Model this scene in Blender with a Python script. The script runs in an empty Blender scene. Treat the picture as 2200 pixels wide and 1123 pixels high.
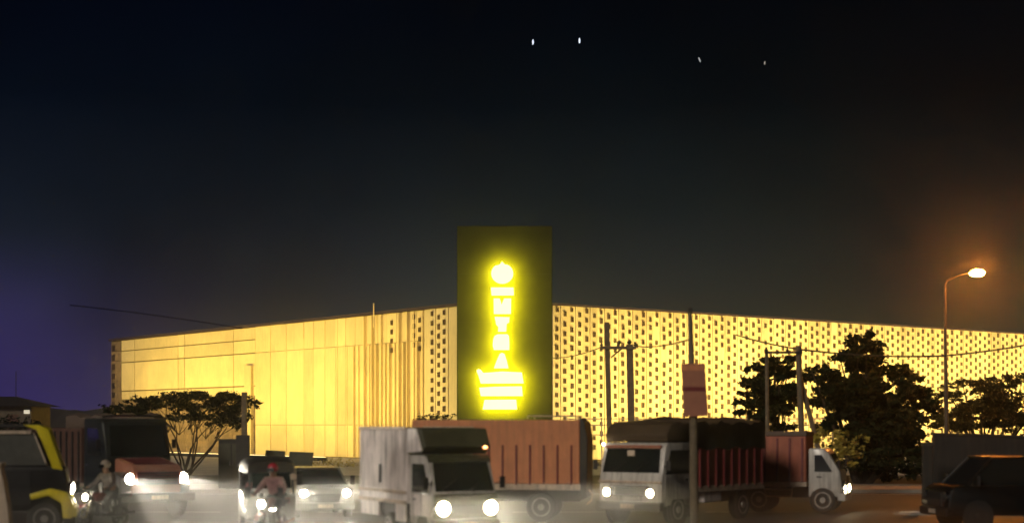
import bpy, bmesh, math, random
from mathutils import Vector, Matrix
random.seed(7)
R = math.radians
SC = bpy.context.scene
COL = SC.collection

# ------------------------------------------------------------------ camera, sky, light, exposure
CAM_H = 2.7
F = 3361.0            # focal length in pixels of the 2200 px wide photograph
HOR = 912.0           # row of the horizon
cam_d = bpy.data.cameras.new("camera")
cam_d.sensor_width = 36.0
cam_d.lens = 36.0 * F / 2200.0
cam_d.shift_y = (HOR - 561.5) / 2200.0
cam_d.clip_start = 0.1
cam_d.clip_end = 5000
cam_d.dof.use_dof = True
cam_d.dof.focus_distance = 105.0
cam_d.dof.aperture_fstop = 0.5
cam = bpy.data.objects.new("camera", cam_d)
COL.objects.link(cam)
cam.location = (0, 0, CAM_H)
cam.rotation_euler = (R(90), 0, 0)
SC.camera = cam

world = bpy.data.worlds.new("World")
SC.world = world
world.use_nodes = True
wn, wl = world.node_tree.nodes, world.node_tree.links
wn.clear()
w_out = wn.new("ShaderNodeOutputWorld")
w_bg = wn.new("ShaderNodeBackground")
w_tc = wn.new("ShaderNodeTexCoord")
w_sep = wn.new("ShaderNodeSeparateXYZ")
wl.new(w_tc.outputs["Generated"], w_sep.inputs[0])
w_ramp = wn.new("ShaderNodeValToRGB")            # night sky, by height above the horizon
el = w_ramp.color_ramp.elements
el[0].position = 0.0; el[0].color = (0.040, 0.035, 0.028, 1)
el[1].position = 1.0; el[1].color = (0.0003, 0.0006, 0.002, 1)
for p, c in ((0.03, (0.026, 0.026, 0.022, 1)), (0.085, (0.0150, 0.0165, 0.0170, 1)), (0.14, (0.0060, 0.0080, 0.0090, 1)),
             (0.20, (0.0015, 0.0028, 0.0042, 1)), (0.28, (0.0004, 0.0010, 0.0026, 1))):
    e = el.new(p); e.color = c
wl.new(w_sep.outputs["Z"], w_ramp.inputs[0])
# town glow low on the left: violet
w_mr = wn.new("ShaderNodeMapRange"); w_mr.interpolation_type = 'SMOOTHSTEP'
w_mr.inputs[1].default_value = -0.14; w_mr.inputs[2].default_value = -0.35
wl.new(w_sep.outputs["X"], w_mr.inputs[0])
w_mz = wn.new("ShaderNodeMapRange"); w_mz.interpolation_type = 'SMOOTHSTEP'
w_mz.inputs[1].default_value = 0.125; w_mz.inputs[2].default_value = 0.0
wl.new(w_sep.outputs["Z"], w_mz.inputs[0])
w_mul = wn.new("ShaderNodeMath"); w_mul.operation = 'MULTIPLY'
wl.new(w_mr.outputs[0], w_mul.inputs[0]); wl.new(w_mz.outputs[0], w_mul.inputs[1])
w_mix = wn.new("ShaderNodeMix"); w_mix.data_type = 'RGBA'
wl.new(w_mul.outputs[0], w_mix.inputs["Factor"])
wl.new(w_ramp.outputs[0], w_mix.inputs["A"])
w_mix.inputs["B"].default_value = (0.054, 0.030, 0.098, 1)
# bluer on the left, greener to the right, broken by faint cloud
w_noise = wn.new("ShaderNodeTexNoise"); w_noise.inputs["Scale"].default_value = 5.0; w_noise.inputs["Detail"].default_value = 3
wl.new(w_tc.outputs["Generated"], w_noise.inputs["Vector"])
w_nr = wn.new("ShaderNodeMapRange"); w_nr.inputs[1].default_value = 0.3; w_nr.inputs[2].default_value = 0.7
w_nr.inputs[3].default_value = 0.66; w_nr.inputs[4].default_value = 1.34
wl.new(w_noise.outputs["Fac"], w_nr.inputs[0])
w_side = wn.new("ShaderNodeMapRange"); w_side.inputs[1].default_value = -0.33; w_side.inputs[2].default_value = 0.2
wl.new(w_sep.outputs["X"], w_side.inputs[0])
w_tint = wn.new("ShaderNodeMix"); w_tint.data_type = 'RGBA'
w_tint.inputs["A"].default_value = (0.85, 1.0, 1.6, 1); w_tint.inputs["B"].default_value = (0.95, 1.08, 0.92, 1)
wl.new(w_side.outputs[0], w_tint.inputs["Factor"])
w_m2 = wn.new("ShaderNodeMix"); w_m2.data_type = 'RGBA'; w_m2.blend_type = 'MULTIPLY'; w_m2.inputs["Factor"].default_value = 1
wl.new(w_mix.outputs["Result"], w_m2.inputs["A"]); wl.new(w_tint.outputs["Result"], w_m2.inputs["B"])
wl.new(w_m2.outputs["Result"], w_bg.inputs["Color"]); wl.new(w_nr.outputs[0], w_bg.inputs["Strength"])
wl.new(w_bg.outputs[0], w_out.inputs[0])

sun_d = bpy.data.lights.new("night_sun", 'SUN')
sun_d.energy = 1.3
sun_d.angle = R(12)
sun_d.color = (1.0, 0.88, 0.74)
sun = bpy.data.objects.new("night_sun", sun_d)
COL.objects.link(sun)
sun.rotation_euler = (R(66), 0, R(-32))

SC.render.engine = 'CYCLES'
SC.view_settings.view_transform = 'Standard'
SC.view_settings.look = 'None'
SC.view_settings.exposure = 0.0
SC.view_settings.gamma = 1.0
SC.cycles.use_denoising = True
SC.cycles.max_bounces = 6
SC.cycles.volume_bounces = 1
SC.cycles.diffuse_bounces = 2
SC.cycles.glossy_bounces = 2
SC.cycles.sample_clamp_indirect = 6.0
SC.cycles.sample_clamp_direct = 0.0
SC.cycles.caustics_reflective = False
SC.cycles.caustics_refractive = False


def X(px, d): return (px - 1100.0) * d / F
def Z(py, d): return CAM_H - (py - HOR) * d / F


# ------------------------------------------------------------------ materials
MATS = {}
def mat(name, col, rough=0.6, metal=0.0, var=0.25, scale=3.0, bump=0.0, emit=None, strength=0.0, spec=0.5, island=0.0, coat=0.0, dirt=0.0):
    if name in MATS: return MATS[name]
    m = bpy.data.materials.new(name); m.use_nodes = True
    nt = m.node_tree; n, l = nt.nodes, nt.links
    b = n["Principled BSDF"]
    b.inputs["Roughness"].default_value = rough
    b.inputs["Metallic"].default_value = metal
    b.inputs["Specular IOR Level"].default_value = spec
    if coat: b.inputs["Coat Weight"].default_value = coat; b.inputs["Coat Roughness"].default_value = 0.12
    tc = n.new("ShaderNodeTexCoord")
    nz = n.new("ShaderNodeTexNoise"); nz.inputs["Scale"].default_value = scale; nz.inputs["Detail"].default_value = 6
    nz.inputs["Roughness"].default_value = 0.65
    l.new(tc.outputs["Object"], nz.inputs["Vector"])
    mr = n.new("ShaderNodeMapRange"); mr.inputs[1].default_value = 0.3; mr.inputs[2].default_value = 0.7
    mr.inputs[3].default_value = 1 - var; mr.inputs[4].default_value = 1 + var * 0.6
    l.new(nz.outputs["Fac"], mr.inputs[0])
    mx = n.new("ShaderNodeMix"); mx.data_type = 'RGBA'; mx.blend_type = 'MULTIPLY'; mx.inputs["Factor"].default_value = 1.0
    mx.inputs["A"].default_value = (*col, 1)
    l.new(mr.outputs[0], mx.inputs["B"])
    last = mx.outputs["Result"]
    if island:
        g = n.new("ShaderNodeNewGeometry")
        m2 = n.new("ShaderNodeMapRange"); m2.inputs[3].default_value = 1 - island; m2.inputs[4].default_value = 1 + island * 0.35
        l.new(g.outputs["Random Per Island"], m2.inputs[0])
        mi = n.new("ShaderNodeMix"); mi.data_type = 'RGBA'; mi.blend_type = 'MULTIPLY'; mi.inputs["Factor"].default_value = 1.0
        l.new(last, mi.inputs["A"]); l.new(m2.outputs[0], mi.inputs["B"]); last = mi.outputs["Result"]
    if dirt:
        wv = n.new("ShaderNodeTexNoise"); wv.inputs["Scale"].default_value = 1.0; wv.inputs["Detail"].default_value = 4
        mp = n.new("ShaderNodeMapping"); mp.inputs["Scale"].default_value = (9, 9, 0.7)
        l.new(tc.outputs["Object"], mp.inputs["Vector"]); l.new(mp.outputs[0], wv.inputs["Vector"])
        dr = n.new("ShaderNodeMapRange"); dr.inputs[1].default_value = 0.45; dr.inputs[2].default_value = 0.75
        dr.inputs[3].default_value = 0; dr.inputs[4].default_value = dirt
        l.new(wv.outputs["Fac"], dr.inputs[0])
        dm = n.new("ShaderNodeMix"); dm.data_type = 'RGBA'; dm.inputs["B"].default_value = (0.06, 0.045, 0.03, 1)
        l.new(dr.outputs[0], dm.inputs["Factor"]); l.new(last, dm.inputs["A"]); last = dm.outputs["Result"]
    l.new(last, b.inputs["Base Color"])
    if bump:
        bp = n.new("ShaderNodeBump"); bp.inputs["Strength"].default_value = bump; bp.inputs["Distance"].default_value = 0.02
        l.new(nz.outputs["Fac"], bp.inputs["Height"]); l.new(bp.outputs[0], b.inputs["Normal"])
    if emit:
        b.inputs["Emission Color"].default_value = (*emit, 1)
        b.inputs["Emission Strength"].default_value = strength
    MATS[name] = m
    return m


M_FAC = mat("facade_cream", (0.80, 0.62, 0.28), 0.55, var=0.20, scale=0.22, island=0.16, dirt=0.16)  # broad tone noise deepened to paint in uneven floodlight
M_FACP = mat("facade_screen", (0.82, 0.66, 0.34), 0.5, var=0.22, scale=0.16, island=0.25, dirt=0.22)
M_JOINT = mat("facade_joint", (0.16, 0.11, 0.035), 0.8)
M_STONE = mat("facade_stone", (0.26, 0.17, 0.085), 0.85, var=0.5, scale=1.6, bump=0.4, island=0.3)
M_WIN = mat("window_dark", (0.05, 0.029, 0.017), 0.5, var=0.5, scale=0.5, island=0.75)
M_WINF = mat("window_frame", (0.16, 0.10, 0.05), 0.6)
M_COPE = mat("coping_dark", (0.035, 0.02, 0.03), 0.6)
M_PYLON = mat("pylon_panel", (0.040, 0.040, 0.012), 0.85, var=0.25, scale=0.6, spec=0.15)
M_SIGN = mat("sign_lit", (0.8, 0.75, 0.4), 0.4, emit=(1.0, 0.90, 0.13), strength=5.5)
M_SIGNB = mat("sign_halo_led", (0.8, 0.75, 0.4), 0.4, emit=(1.0, 0.86, 0.01), strength=120.0)
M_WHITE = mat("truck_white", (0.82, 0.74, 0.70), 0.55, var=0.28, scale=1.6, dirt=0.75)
M_WHITE2 = mat("cab_white", (0.58, 0.55, 0.50), 0.4, var=0.25, scale=1.6, coat=0.2, dirt=0.6)
M_RED = mat("truck_red", (0.40, 0.115, 0.062), 0.6, var=0.22, scale=2.0, dirt=0.30)
M_PINK = mat("truck_faded_red", (0.60, 0.23, 0.10), 0.65, var=0.2, scale=1.5, dirt=0.25)
M_MAROON = mat("maroon_paint", (0.18, 0.03, 0.03), 0.4, coat=0.4)
M_CREAM = mat("cream_rail", (0.60, 0.48, 0.36), 0.65, var=0.3, dirt=0.5)
M_TARP = mat("tarpaulin_brown", (0.072, 0.045, 0.020), 0.8, var=0.35, scale=1.5, bump=0.5)
M_TAN = mat("tarpaulin_tan", (0.14, 0.10, 0.075), 0.85, var=0.3, scale=1.2, bump=0.4)
M_BROWN = mat("brown_planks", (0.095, 0.045, 0.03), 0.8, var=0.35, dirt=0.4)
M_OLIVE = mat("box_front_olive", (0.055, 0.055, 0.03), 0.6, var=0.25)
M_BLACK = mat("black_plastic", (0.018, 0.017, 0.016), 0.55)
M_DARK = mat("dark_chassis", (0.03, 0.027, 0.023), 0.7, var=0.4)
M_TYRE = mat("tyre_rubber", (0.035, 0.032, 0.030), 0.85, var=0.4, scale=6)
M_RIM = mat("rim_steel", (0.42, 0.40, 0.37), 0.45, 0.6, var=0.3, dirt=0.5)
M_GLASS = mat("vehicle_glass", (0.012, 0.015, 0.014), 0.06, spec=0.8, var=0.3)
M_PALEGL = mat("pale_glass", (0.10, 0.10, 0.09), 0.12, spec=0.8)
M_CHROME = mat("chrome", (0.6, 0.6, 0.6), 0.2, 1.0, var=0.1)
M_YELLOW = mat("yellow_paint", (0.72, 0.60, 0.02), 0.4, var=0.15, coat=0.3, dirt=0.2)
M_DKGREY = mat("dark_car_paint", (0.005, 0.0055, 0.0055), 0.4, var=0.2, spec=0.3)
M_GREYCAR = mat("grey_car_paint", (0.13, 0.12, 0.105), 0.3, var=0.15, coat=0.4)
M_DGREEN = mat("dark_green_cab", (0.010, 0.014, 0.012), 0.5, var=0.2)
M_POLE = mat("concrete_pole", (0.15, 0.115, 0.07), 0.85, var=0.35, scale=5, bump=0.3)
M_POLEM = mat("steel_pole", (0.09, 0.07, 0.05), 0.55, 0.3)
M_WIRE = mat("wire_black", (0.012, 0.010, 0.008), 0.6)
M_SIGNRED = mat("sign_faded_red", (0.36, 0.145, 0.085), 0.6, var=0.18, scale=2)
M_LEAF = mat("leaf_dark_green", (0.014, 0.021, 0.006), 0.8, spec=0.12, var=0.5, scale=2.0, island=0.5)
M_LEAF2 = mat("leaf_olive", (0.040, 0.036, 0.010), 0.8, spec=0.12, var=0.5, scale=2.0, island=0.5)
M_LEAFY = mat("leaf_lamplit_yellow", (0.42, 0.33, 0.05), 0.6, var=0.4, scale=2.0, island=0.5)  # yellow lamp light put into the leaf colour
M_BARK = mat("bark", (0.04, 0.028, 0.018), 0.9, var=0.5, scale=6, bump=0.6)
M_ASPH = mat("asphalt", (0.045, 0.043, 0.041), 0.58, var=0.35, scale=0.6, bump=0.25)
M_GROUND = mat("earth", (0.035, 0.028, 0.02), 0.9, var=0.45, scale=0.25, bump=0.3)
M_PAVE = mat("paving", (0.24, 0.21, 0.17), 0.85, var=0.3, scale=1.2)
M_PAINT = mat("road_paint", (0.55, 0.53, 0.48), 0.7, var=0.4, scale=4)
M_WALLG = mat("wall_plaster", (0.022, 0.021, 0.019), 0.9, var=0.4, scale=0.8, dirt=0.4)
M_HOUSE = mat("house_plaster", (0.10, 0.08, 0.055), 0.85, var=0.35)
M_ROOF = mat("house_roof", (0.02, 0.017, 0.015), 0.8)
M_HILL = mat("far_hill", (0.03, 0.028, 0.022), 0.95, var=0.5, scale=0.05)
M_SKIN = mat("skin", (0.26, 0.14, 0.09), 0.55, var=0.1)
M_CLOTH = mat("jacket_grey", (0.24, 0.21, 0.195), 0.85, var=0.3, scale=8)
M_JEANS = mat("trousers", (0.06, 0.058, 0.062), 0.85, var=0.3, scale=8)
M_HELMET = mat("helmet", (0.40, 0.34, 0.29), 0.2, coat=0.6)
M_REDF = mat("garland_red", (0.55, 0.02, 0.04), 0.6, var=0.5, scale=30)
M_HEAD = mat("headlight_lit", (0.9, 0.9, 0.85), 0.2, emit=(1.0, 0.90, 0.70), strength=60.0)
M_HEADY = mat("headlight_warm", (0.9, 0.9, 0.85), 0.2, emit=(1.0, 0.86, 0.52), strength=60.0)
M_AMBER = mat("marker_lamp", (0.8, 0.3, 0.1), 0.3, emit=(1.0, 0.35, 0.12), strength=9.0)
M_LAMP = mat("street_lamp_lit", (1, 0.7, 0.4), 0.3, emit=(1.0, 0.30, 0.035), strength=950.0)
M_STAR = mat("star_lit", (1, 1, 1), 0.3, emit=(0.75, 0.85, 1.0), strength=1.6)
M_STARD = mat("star_dim", (1, 1, 1), 0.3, emit=(0.75, 0.85, 0.85), strength=0.35)
M_STARY = mat("star_yellow", (1, 1, 1), 0.3, emit=(0.75, 0.65, 0.3), strength=0.14)
M_BAR = mat("light_bar_lens", (0.9, 0.8, 0.5), 0.3, emit=(1.0, 0.74, 0.30), strength=4.0)
M_WINLIT = mat("house_window_lit", (0.8, 0.75, 0.6), 0.4, emit=(1.0, 0.92, 0.7), strength=0.45)


# ------------------------------------------------------------------ helpers
def obj(name, bm, m, parent=None, loc=None, smooth=False, sharp=40):
    me = bpy.data.meshes.new(name)
    bmesh.ops.recalc_face_normals(bm, faces=bm.faces[:])
    bm.to_mesh(me); bm.free()
    for mm in (m if isinstance(m, (list, tuple)) else [m]): me.materials.append(mm)
    if smooth:
        me.polygons.foreach_set("use_smooth", [True] * len(me.polygons))
        me.set_sharp_from_angle(angle=R(sharp))
    o = bpy.data.objects.new(name, me); COL.objects.link(o)
    if parent: o.parent = parent
    if loc is not None: o.location = loc
    return o

def tag(o, label=None, cat=None, group=None, kind=None):
    if label: o["label"] = label
    if cat: o["category"] = cat
    if group: o["group"] = group
    if kind: o["kind"] = kind
    return o

def thing(name, label, cat, loc=(0, 0, 0), rz=0.0, group=None):
    o = bpy.data.objects.new(name, None); COL.objects.link(o)
    o.empty_display_size = 0.3
    o.location = loc; o.rotation_euler = (0, 0, rz)
    return tag(o, label, cat, group)

def struct(name, bm, m):
    return tag(obj(name, bm, m), kind="structure")

def BM(): return bmesh.new()

def box(bm, x0, x1, y0, y1, z0, z1, bev=0.0, mi=0, M=None):
    r = bmesh.ops.create_cube(bm, size=1.0)
    vs = r["verts"]
    for v in vs:
        v.co = Vector((x0 + (v.co.x + .5) * (x1 - x0), y0 + (v.co.y + .5) * (y1 - y0), z0 + (v.co.z + .5) * (z1 - z0)))
    fs = {f for v in vs for f in v.link_faces}
    if bev:
        es = list({e for v in vs for e in v.link_edges})
        rr = bmesh.ops.bevel(bm, geom=es, offset=bev, segments=2, affect='EDGES', profile=0.5)
        fs = set(rr["faces"]) | {f for f in fs if f.is_valid}
        vs = list({v for f in fs for v in f.verts})
    for f in fs: f.material_index = mi
    if M is not None: bmesh.ops.transform(bm, matrix=M, verts=vs)
    return vs

def prism(bm, prof, a0, a1, axis='x', bev=0.0, mi=0):
    """extrude a profile: axis x -> prof is (y,z); axis y -> (x,z); axis z -> (x,y)"""
    def mk(p, a):
        return {'x': (a, p[0], p[1]), 'y': (p[0], a, p[1]), 'z': (p[0], p[1], a)}[axis]
    A = [bm.verts.new(mk(p, a0)) for p in prof]
    B = [bm.verts.new(mk(p, a1)) for p in prof]
    n = len(prof); fs = []
    for i in range(n):
        j = (i + 1) % n
        fs.append(bm.faces.new((A[i], A[j], B[j], B[i])))
    fs.append(bm.faces.new(A[::-1])); fs.append(bm.faces.new(B))
    for f in fs: f.material_index = mi
    if bev:
        bmesh.ops.recalc_face_normals(bm, faces=fs)
        es = list({e for f in fs for e in f.edges})
        bmesh.ops.bevel(bm, geom=es, offset=bev, segments=2, affect='EDGES', profile=0.5)

def slab(bm, pts, th=0.012, mi=0):
    """flat panel through pts (ordered), thickened towards its normal"""
    P = [Vector(p) for p in pts]
    n = (P[1] - P[0]).cross(P[2] - P[0]).normalized()
    A = [bm.verts.new(p) for p in P]; B = [bm.verts.new(p + n * th) for p in P]
    k = len(P); fs = [bm.faces.new(A[::-1]), bm.faces.new(B)]
    for i in range(k):
        j = (i + 1) % k
        fs.append(bm.faces.new((A[i], A[j], B[j], B[i])))
    for f in fs: f.material_index = mi

def tube(bm, pts, r, seg=8, caps=True, mi=0):
    P = [Vector(p) for p in pts]
    rs = r if isinstance(r, (list, tuple)) else [r] * len(P)
    rings = []
    for i, p in enumerate(P):
        d = (P[min(i + 1, len(P) - 1)] - P[max(i - 1, 0)]).normalized()
        up = Vector((0, 0, 1)) if abs(d.z) < .9 else Vector((1, 0, 0))
        a = d.cross(up).normalized(); b = d.cross(a)
        rings.append([bm.verts.new(p + (a * math.cos(2 * math.pi * k / seg) + b * math.sin(2 * math.pi * k / seg)) * rs[i]) for k in range(seg)])
    for i in range(len(P) - 1):
        for k in range(seg):
            bm.faces.new((rings[i][k], rings[i][(k + 1) % seg], rings[i + 1][(k + 1) % seg], rings[i + 1][k])).material_index = mi
    if caps:
        bm.faces.new(rings[0][::-1]).material_index = mi; bm.faces.new(rings[-1]).material_index = mi

def lathe(bm, prof, c, axis='x', seg=24, mi=0):
    """prof: (along axis, radius)"""
    c = Vector(c); rings = []
    for a, r in prof:
        ring = []
        for k in range(seg):
            t = 2 * math.pi * k / seg
            u, w = r * math.cos(t), r * math.sin(t)
            ring.append(bm.verts.new(c + Vector({'x': (a, u, w), 'y': (u, a, w), 'z': (u, w, a)}[axis])))
        rings.append(ring)
    for i in range(len(rings) - 1):
        for k in range(seg):
            bm.faces.new((rings[i][k], rings[i][(k + 1) % seg], rings[i + 1][(k + 1) % seg], rings[i + 1][k])).material_index = mi
    bm.faces.new(rings[0][::-1]).material_index = mi; bm.faces.new(rings[-1]).material_index = mi

def ball(bm, c, r, sx=1, sy=1, sz=1, sub=2, jit=0.0, mi=0):
    rr = bmesh.ops.create_icosphere(bm, subdivisions=sub, radius=1.0)
    for v in rr["verts"]:
        k = 1 + random.uniform(-jit, jit)
        v.co = Vector((c[0] + v.co.x * r * sx * k, c[1] + v.co.y * r * sy * k, c[2] + v.co.z * r * sz * k))
    for f in {f for v in rr["verts"] for f in v.link_faces}: f.material_index = mi

def lamp_spot(name, parent, loc, energy, col, size=70, aim_down=7, radius=0.1, rz=0.0):
    ld = bpy.data.lights.new(name, 'SPOT'); ld.energy = energy; ld.color = col
    ld.spot_size = R(size); ld.spot_blend = 0.9; ld.shadow_soft_size = radius
    o = bpy.data.objects.new(name, ld); COL.objects.link(o); o.parent = parent
    o.location = loc; o.rotation_euler = (R(90 - aim_down), 0, R(180) + rz)   # points along local -Y
    return o

HEADC = (1.0, 0.90, 0.72)
def wheel(parent, x, y, r, w=0.2, side=1, rim=M_RIM, name="wheel"):
    bm = BM()
    lathe(bm, [(-w / 2, r * .62), (-w / 2, r * .9), (-w * .32, r), (w * .32, r), (w / 2, r * .9), (w / 2, r * .62)], (0, 0, 0), 'x', 28)
    o = obj(name, bm, M_TYRE, parent, (x, y, r), smooth=True)
    bm = BM()
    s = side
    lathe(bm, [(s * (w / 2 - .05), r * .2), (s * (w / 2 - .03), r * .6), (s * (w / 2 + .012), r * .63), (s * (w / 2 + .012), r * .55), (s * (w / 2 - .04), r * .5), (s * (w / 2 - .02), r * .24), (s * (w / 2 + .03), r * .2), (s * (w / 2 + .03), r * .02)], (0, 0, 0), 'x', 24)
    obj("rim", bm, rim, o, smooth=True)
    return o

def headlight(parent, x, y, z, r=0.12, m=None, energy=0, housing=True, size=50, rz=0.0, col=HEADC):
    bm = BM()
    lathe(bm, [(0.02, r * .98), (-0.02, r * .96), (-0.05, r * .7), (-0.062, r * .2)], (0, 0, 0), 'y', 20)
    o = obj("headlight", bm, m or M_HEAD, parent, (x, y, z), smooth=True)
    if housing:
        bm = BM()
        lathe(bm, [(0.05, r * 1.0), (0.05, r * 1.2), (-0.03, r * 1.18), (-0.03, r * 1.02)], (0, 0, 0), 'y', 20)
        obj("lamp_ring", bm, M_CHROME, o, smooth=True)
    if energy: lamp_spot("headlight_beam", o, (0, -0.09, 0), energy, col, size, rz=rz)
    return o

def mirror(parent, x, y, z, sx):
    bm = BM()
    tube(bm, [(0, 0, 0), (sx * .18, -.06, .05)], .014, 6)
    box(bm, sx * .18 - .07, sx * .18 + .07, -.09, -.05, -.1, .17, .015)
    obj("wing_mirror", bm, M_BLACK, parent, (x, y, z))


# ------------------------------------------------------------------ ground, road
bm = BM()
bmesh.ops.create_grid(bm, x_segments=60, y_segments=60, size=245)
for v in bm.verts:
    v.co.y += 200; v.co.z = 0.0
struct("ground", bm, M_GROUND)
bm = BM(); box(bm, -120, 120, 12, 62, -0.3, 0.004); struct("road", bm, M_ASPH)
bm = BM(); box(bm, -120, 120, 62, 68, -0.3, 0.15); struct("pavement", bm, M_PAVE)
bm = BM()
for k in range(-20, 20): box(bm, k * 6.0, k * 6.0 + 3.0, 48.4, 48.55, 0.004, 0.008)
box(bm, -120, 120, 61.0, 61.12, 0.004, 0.008)
struct("road_markings", bm, M_PAINT)
bm = BM(); box(bm, -100, 100, 84, 200, -0.3, 0.006); struct("forecourt", bm, mat("pale_concrete", (0.46, 0.42, 0.36), 0.8, var=0.3, scale=0.5))

# far dark ridge at the left
bm = BM()
prev = None
for i in range(41):
    px = -260 + i * 20
    d = 330
    x = X(px, d)
    y_px = 880 - 6 * math.sin(i * .5) - 8 * (px / 300.0) + random.uniform(-1.5, 1.5)
    z = Z(y_px, d)
    cur = [bm.verts.new((x, d - 18, -.2)), bm.verts.new((x, d, z)), bm.verts.new((x, d + 60, z * .8)), bm.verts.new((x, d + 62, -.2))]
    if prev:
        for k in range(3): bm.faces.new((prev[k], prev[k + 1], cur[k + 1], cur[k]))
    prev = cur
struct("hill", bm, M_HILL)


# ------------------------------------------------------------------ the floodlit hall
D0 = 112.0
CX, CY = X(1077, D0), D0
TOPZ = CAM_H + (HOR - 645) * D0 / F
nrm = math.hypot(2651, F); UL = Vector((-2651 / nrm, F / nrm, 0)); NL = Vector((-UL.y, UL.x, 0))
UR = Vector((UL.y, -UL.x, 0)); NR = Vector((UR.y, -UR.x, 0))
hall = thing("banquet_hall", "long low hall with floodlit cream yellow facades meeting behind the dark pylon", "building", (CX, CY, 0))

def t_of(px, side):
    U = UL if side == 'L' else UR
    k = (px - 1100) / F
    return (CX - k * CY) / (k * U.y - U.x)
def z_at(px, py, side):
    U = UL if side == 'L' else UR
    d = CY + t_of(px, side) * U.y
    return CAM_H - (py - HOR) * d / F
def wbox(bm, side, t0, t1, o0, o1, z0, z1, mi=0):
    U, N = (UL, NL) if side == 'L' else (UR, NR)
    vs = []
    for z in (z0, z1):
        for t, o in ((t0, o0), (t1, o0), (t1, o1), (t0, o1)):
            p = U * t + N * o; vs.append(bm.verts.new((p.x, p.y, z)))
    for q in ((3, 2, 1, 0), (4, 5, 6, 7), (0, 1, 5, 4), (1, 2, 6, 5), (2, 3, 7, 6), (3, 0, 4, 7)):
        bm.faces.new([vs[i] for i in q]).material_index = mi

TL = t_of(240, 'L'); TR = 84.0
bm = BM()
c = [Vector((0, 0, 0)), UL * TL, UL * TL + UR * TR, UR * TR]
lo = [bm.verts.new((p.x, p.y, 0)) for p in c]; hi = [bm.verts.new((p.x, p.y, TOPZ - .12)) for p in c]
bm.faces.new(hi)
for i in range(4): bm.faces.new((lo[i], lo[(i + 1) % 4], hi[(i + 1) % 4], hi[i]))
obj("wall", bm, M_JOINT, hall)
# coping along both roof lines
bm = BM()
wbox(bm, 'L', -.25, TL + .2, -.5, .28, TOPZ - .119, TOPZ + .10)
wbox(bm, 'R', .31, TR, -.5, .28, TOPZ - .119, TOPZ + .03)
obj("coping", bm, M_COPE, hall)
# cladding of the left face: big sheets with open joints
G = 0.06
zr = [0.05, 2.7, z_at(600, 754, 'L'), TOPZ - .13]
bm = BM()
def sheet(px0, px1, z0, z1, out=0.07, mi=0, g=G):
    t1, t0 = t_of(px0, 'L'), t_of(px1, 'L')
    wbox(bm, 'L', t0 + g, t1 - g, -.02, out, z0 + g, z1 - g, mi)
zb = z_at(410, 834, 'L')
cols_up = [262, 290, 384, 398, 503, 550, 583, 617, 655, 676, 700, 722, 744, 765, 789, 813, 833, 854, 878, 897, 915]
zm = z_at(400, 742, 'L')
for i in range(len(cols_up) - 1):
    a, b = cols_up[i], cols_up[i + 1]
    gg = G if a < 545 else 0.02
    if a < 550:
        sheet(a, b, zr[2], zm, .07, 0, G * .8); sheet(a, b, zm, zr[3], .07, 0, G * .8)
        sheet(a, b, zb, zr[2], .07, 0)
        sheet(a, b, zb - .9, zb, .05, 0)
    else:
        w = (t_of(a, 'L') - t_of(b, 'L'))
        sheet(a, b, zr[2], zr[3], .07 + random.uniform(0, .03), 0, gg)
        sheet(a, b, zr[1], zr[2], .07 + random.uniform(0, .03), 0, gg)
        sheet(a, b, zr[0], zr[1], .07, 0, gg)
obj("cladding", bm, M_FAC, hall)
# stone base left of the pier and the stone end strip with its ladder of small openings
bm = BM()
for r_ in range(9):
    zz0 = zr[0] + (zb - .95 - zr[0]) * r_ / 9; zz1 = zr[0] + (zb - .95 - zr[0]) * (r_ + 1) / 9
    t = t_of(548, 'L')
    while t < t_of(262, 'L'):
        w = random.uniform(1.0, 1.9); t2 = min(t + w, t_of(262, 'L'))
        wbox(bm, 'L', t + .015, t2 - .015, -.02, .04 + random.uniform(0, .05), zz0 + .015, zz1 - .015); t = t2
n = 11
for k in range(n):
    zz0 = .1 + (TOPZ - .3) * k / n; zz1 = .1 + (TOPZ - .3) * (k + 1) / n
    wbox(bm, 'L', t_of(262, 'L') + .02, TL - .02, -.02, .06 + random.uniform(0, .03), zz0 + .02, zz1 - .02)
obj("stone_cladding", bm, M_STONE, hall)
bm = BM(); wbox(bm, 'L', t_of(546, 'L'), t_of(532, 'L'), -.01, .35, .05, z_at(540, 785, 'L'))
obj("pier", bm, M_FAC, hall)
# vertical fins of the left face
bm = BM()
for px in (765, 774, 789, 797, 806, 815, 824, 833, 843, 852, 864, 874, 882, 893, 903, 912):
    t = t_of(px, 'L')
    zt = zr[2] - .05 if px > 640 else zr[3]
    wbox(bm, 'L', t - .05, t + .05, .05, random.choice((.22, .30, .38)), .1, zt if random.random() < .7 else zr[3] - .05)
for px in (583, 617, 655, 700, 727, 748):
    t = t_of(px, 'L')
    wbox(bm, 'L', t - .018, t + .018, .05, .125, .1, random.choice((zr[3] - .03, zr[2])))
wbox(bm, 'L', t_of(813, 'L') - .05, t_of(813, 'L') + .05, .4, .48, TOPZ - 1.2, TOPZ + .75)
wbox(bm, 'L', t_of(655, 'L') - .04, t_of(655, 'L') + .04, .1, .16, TOPZ - 1.6, TOPZ - .15)
obj("fins", bm, M_FAC, hall)
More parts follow.
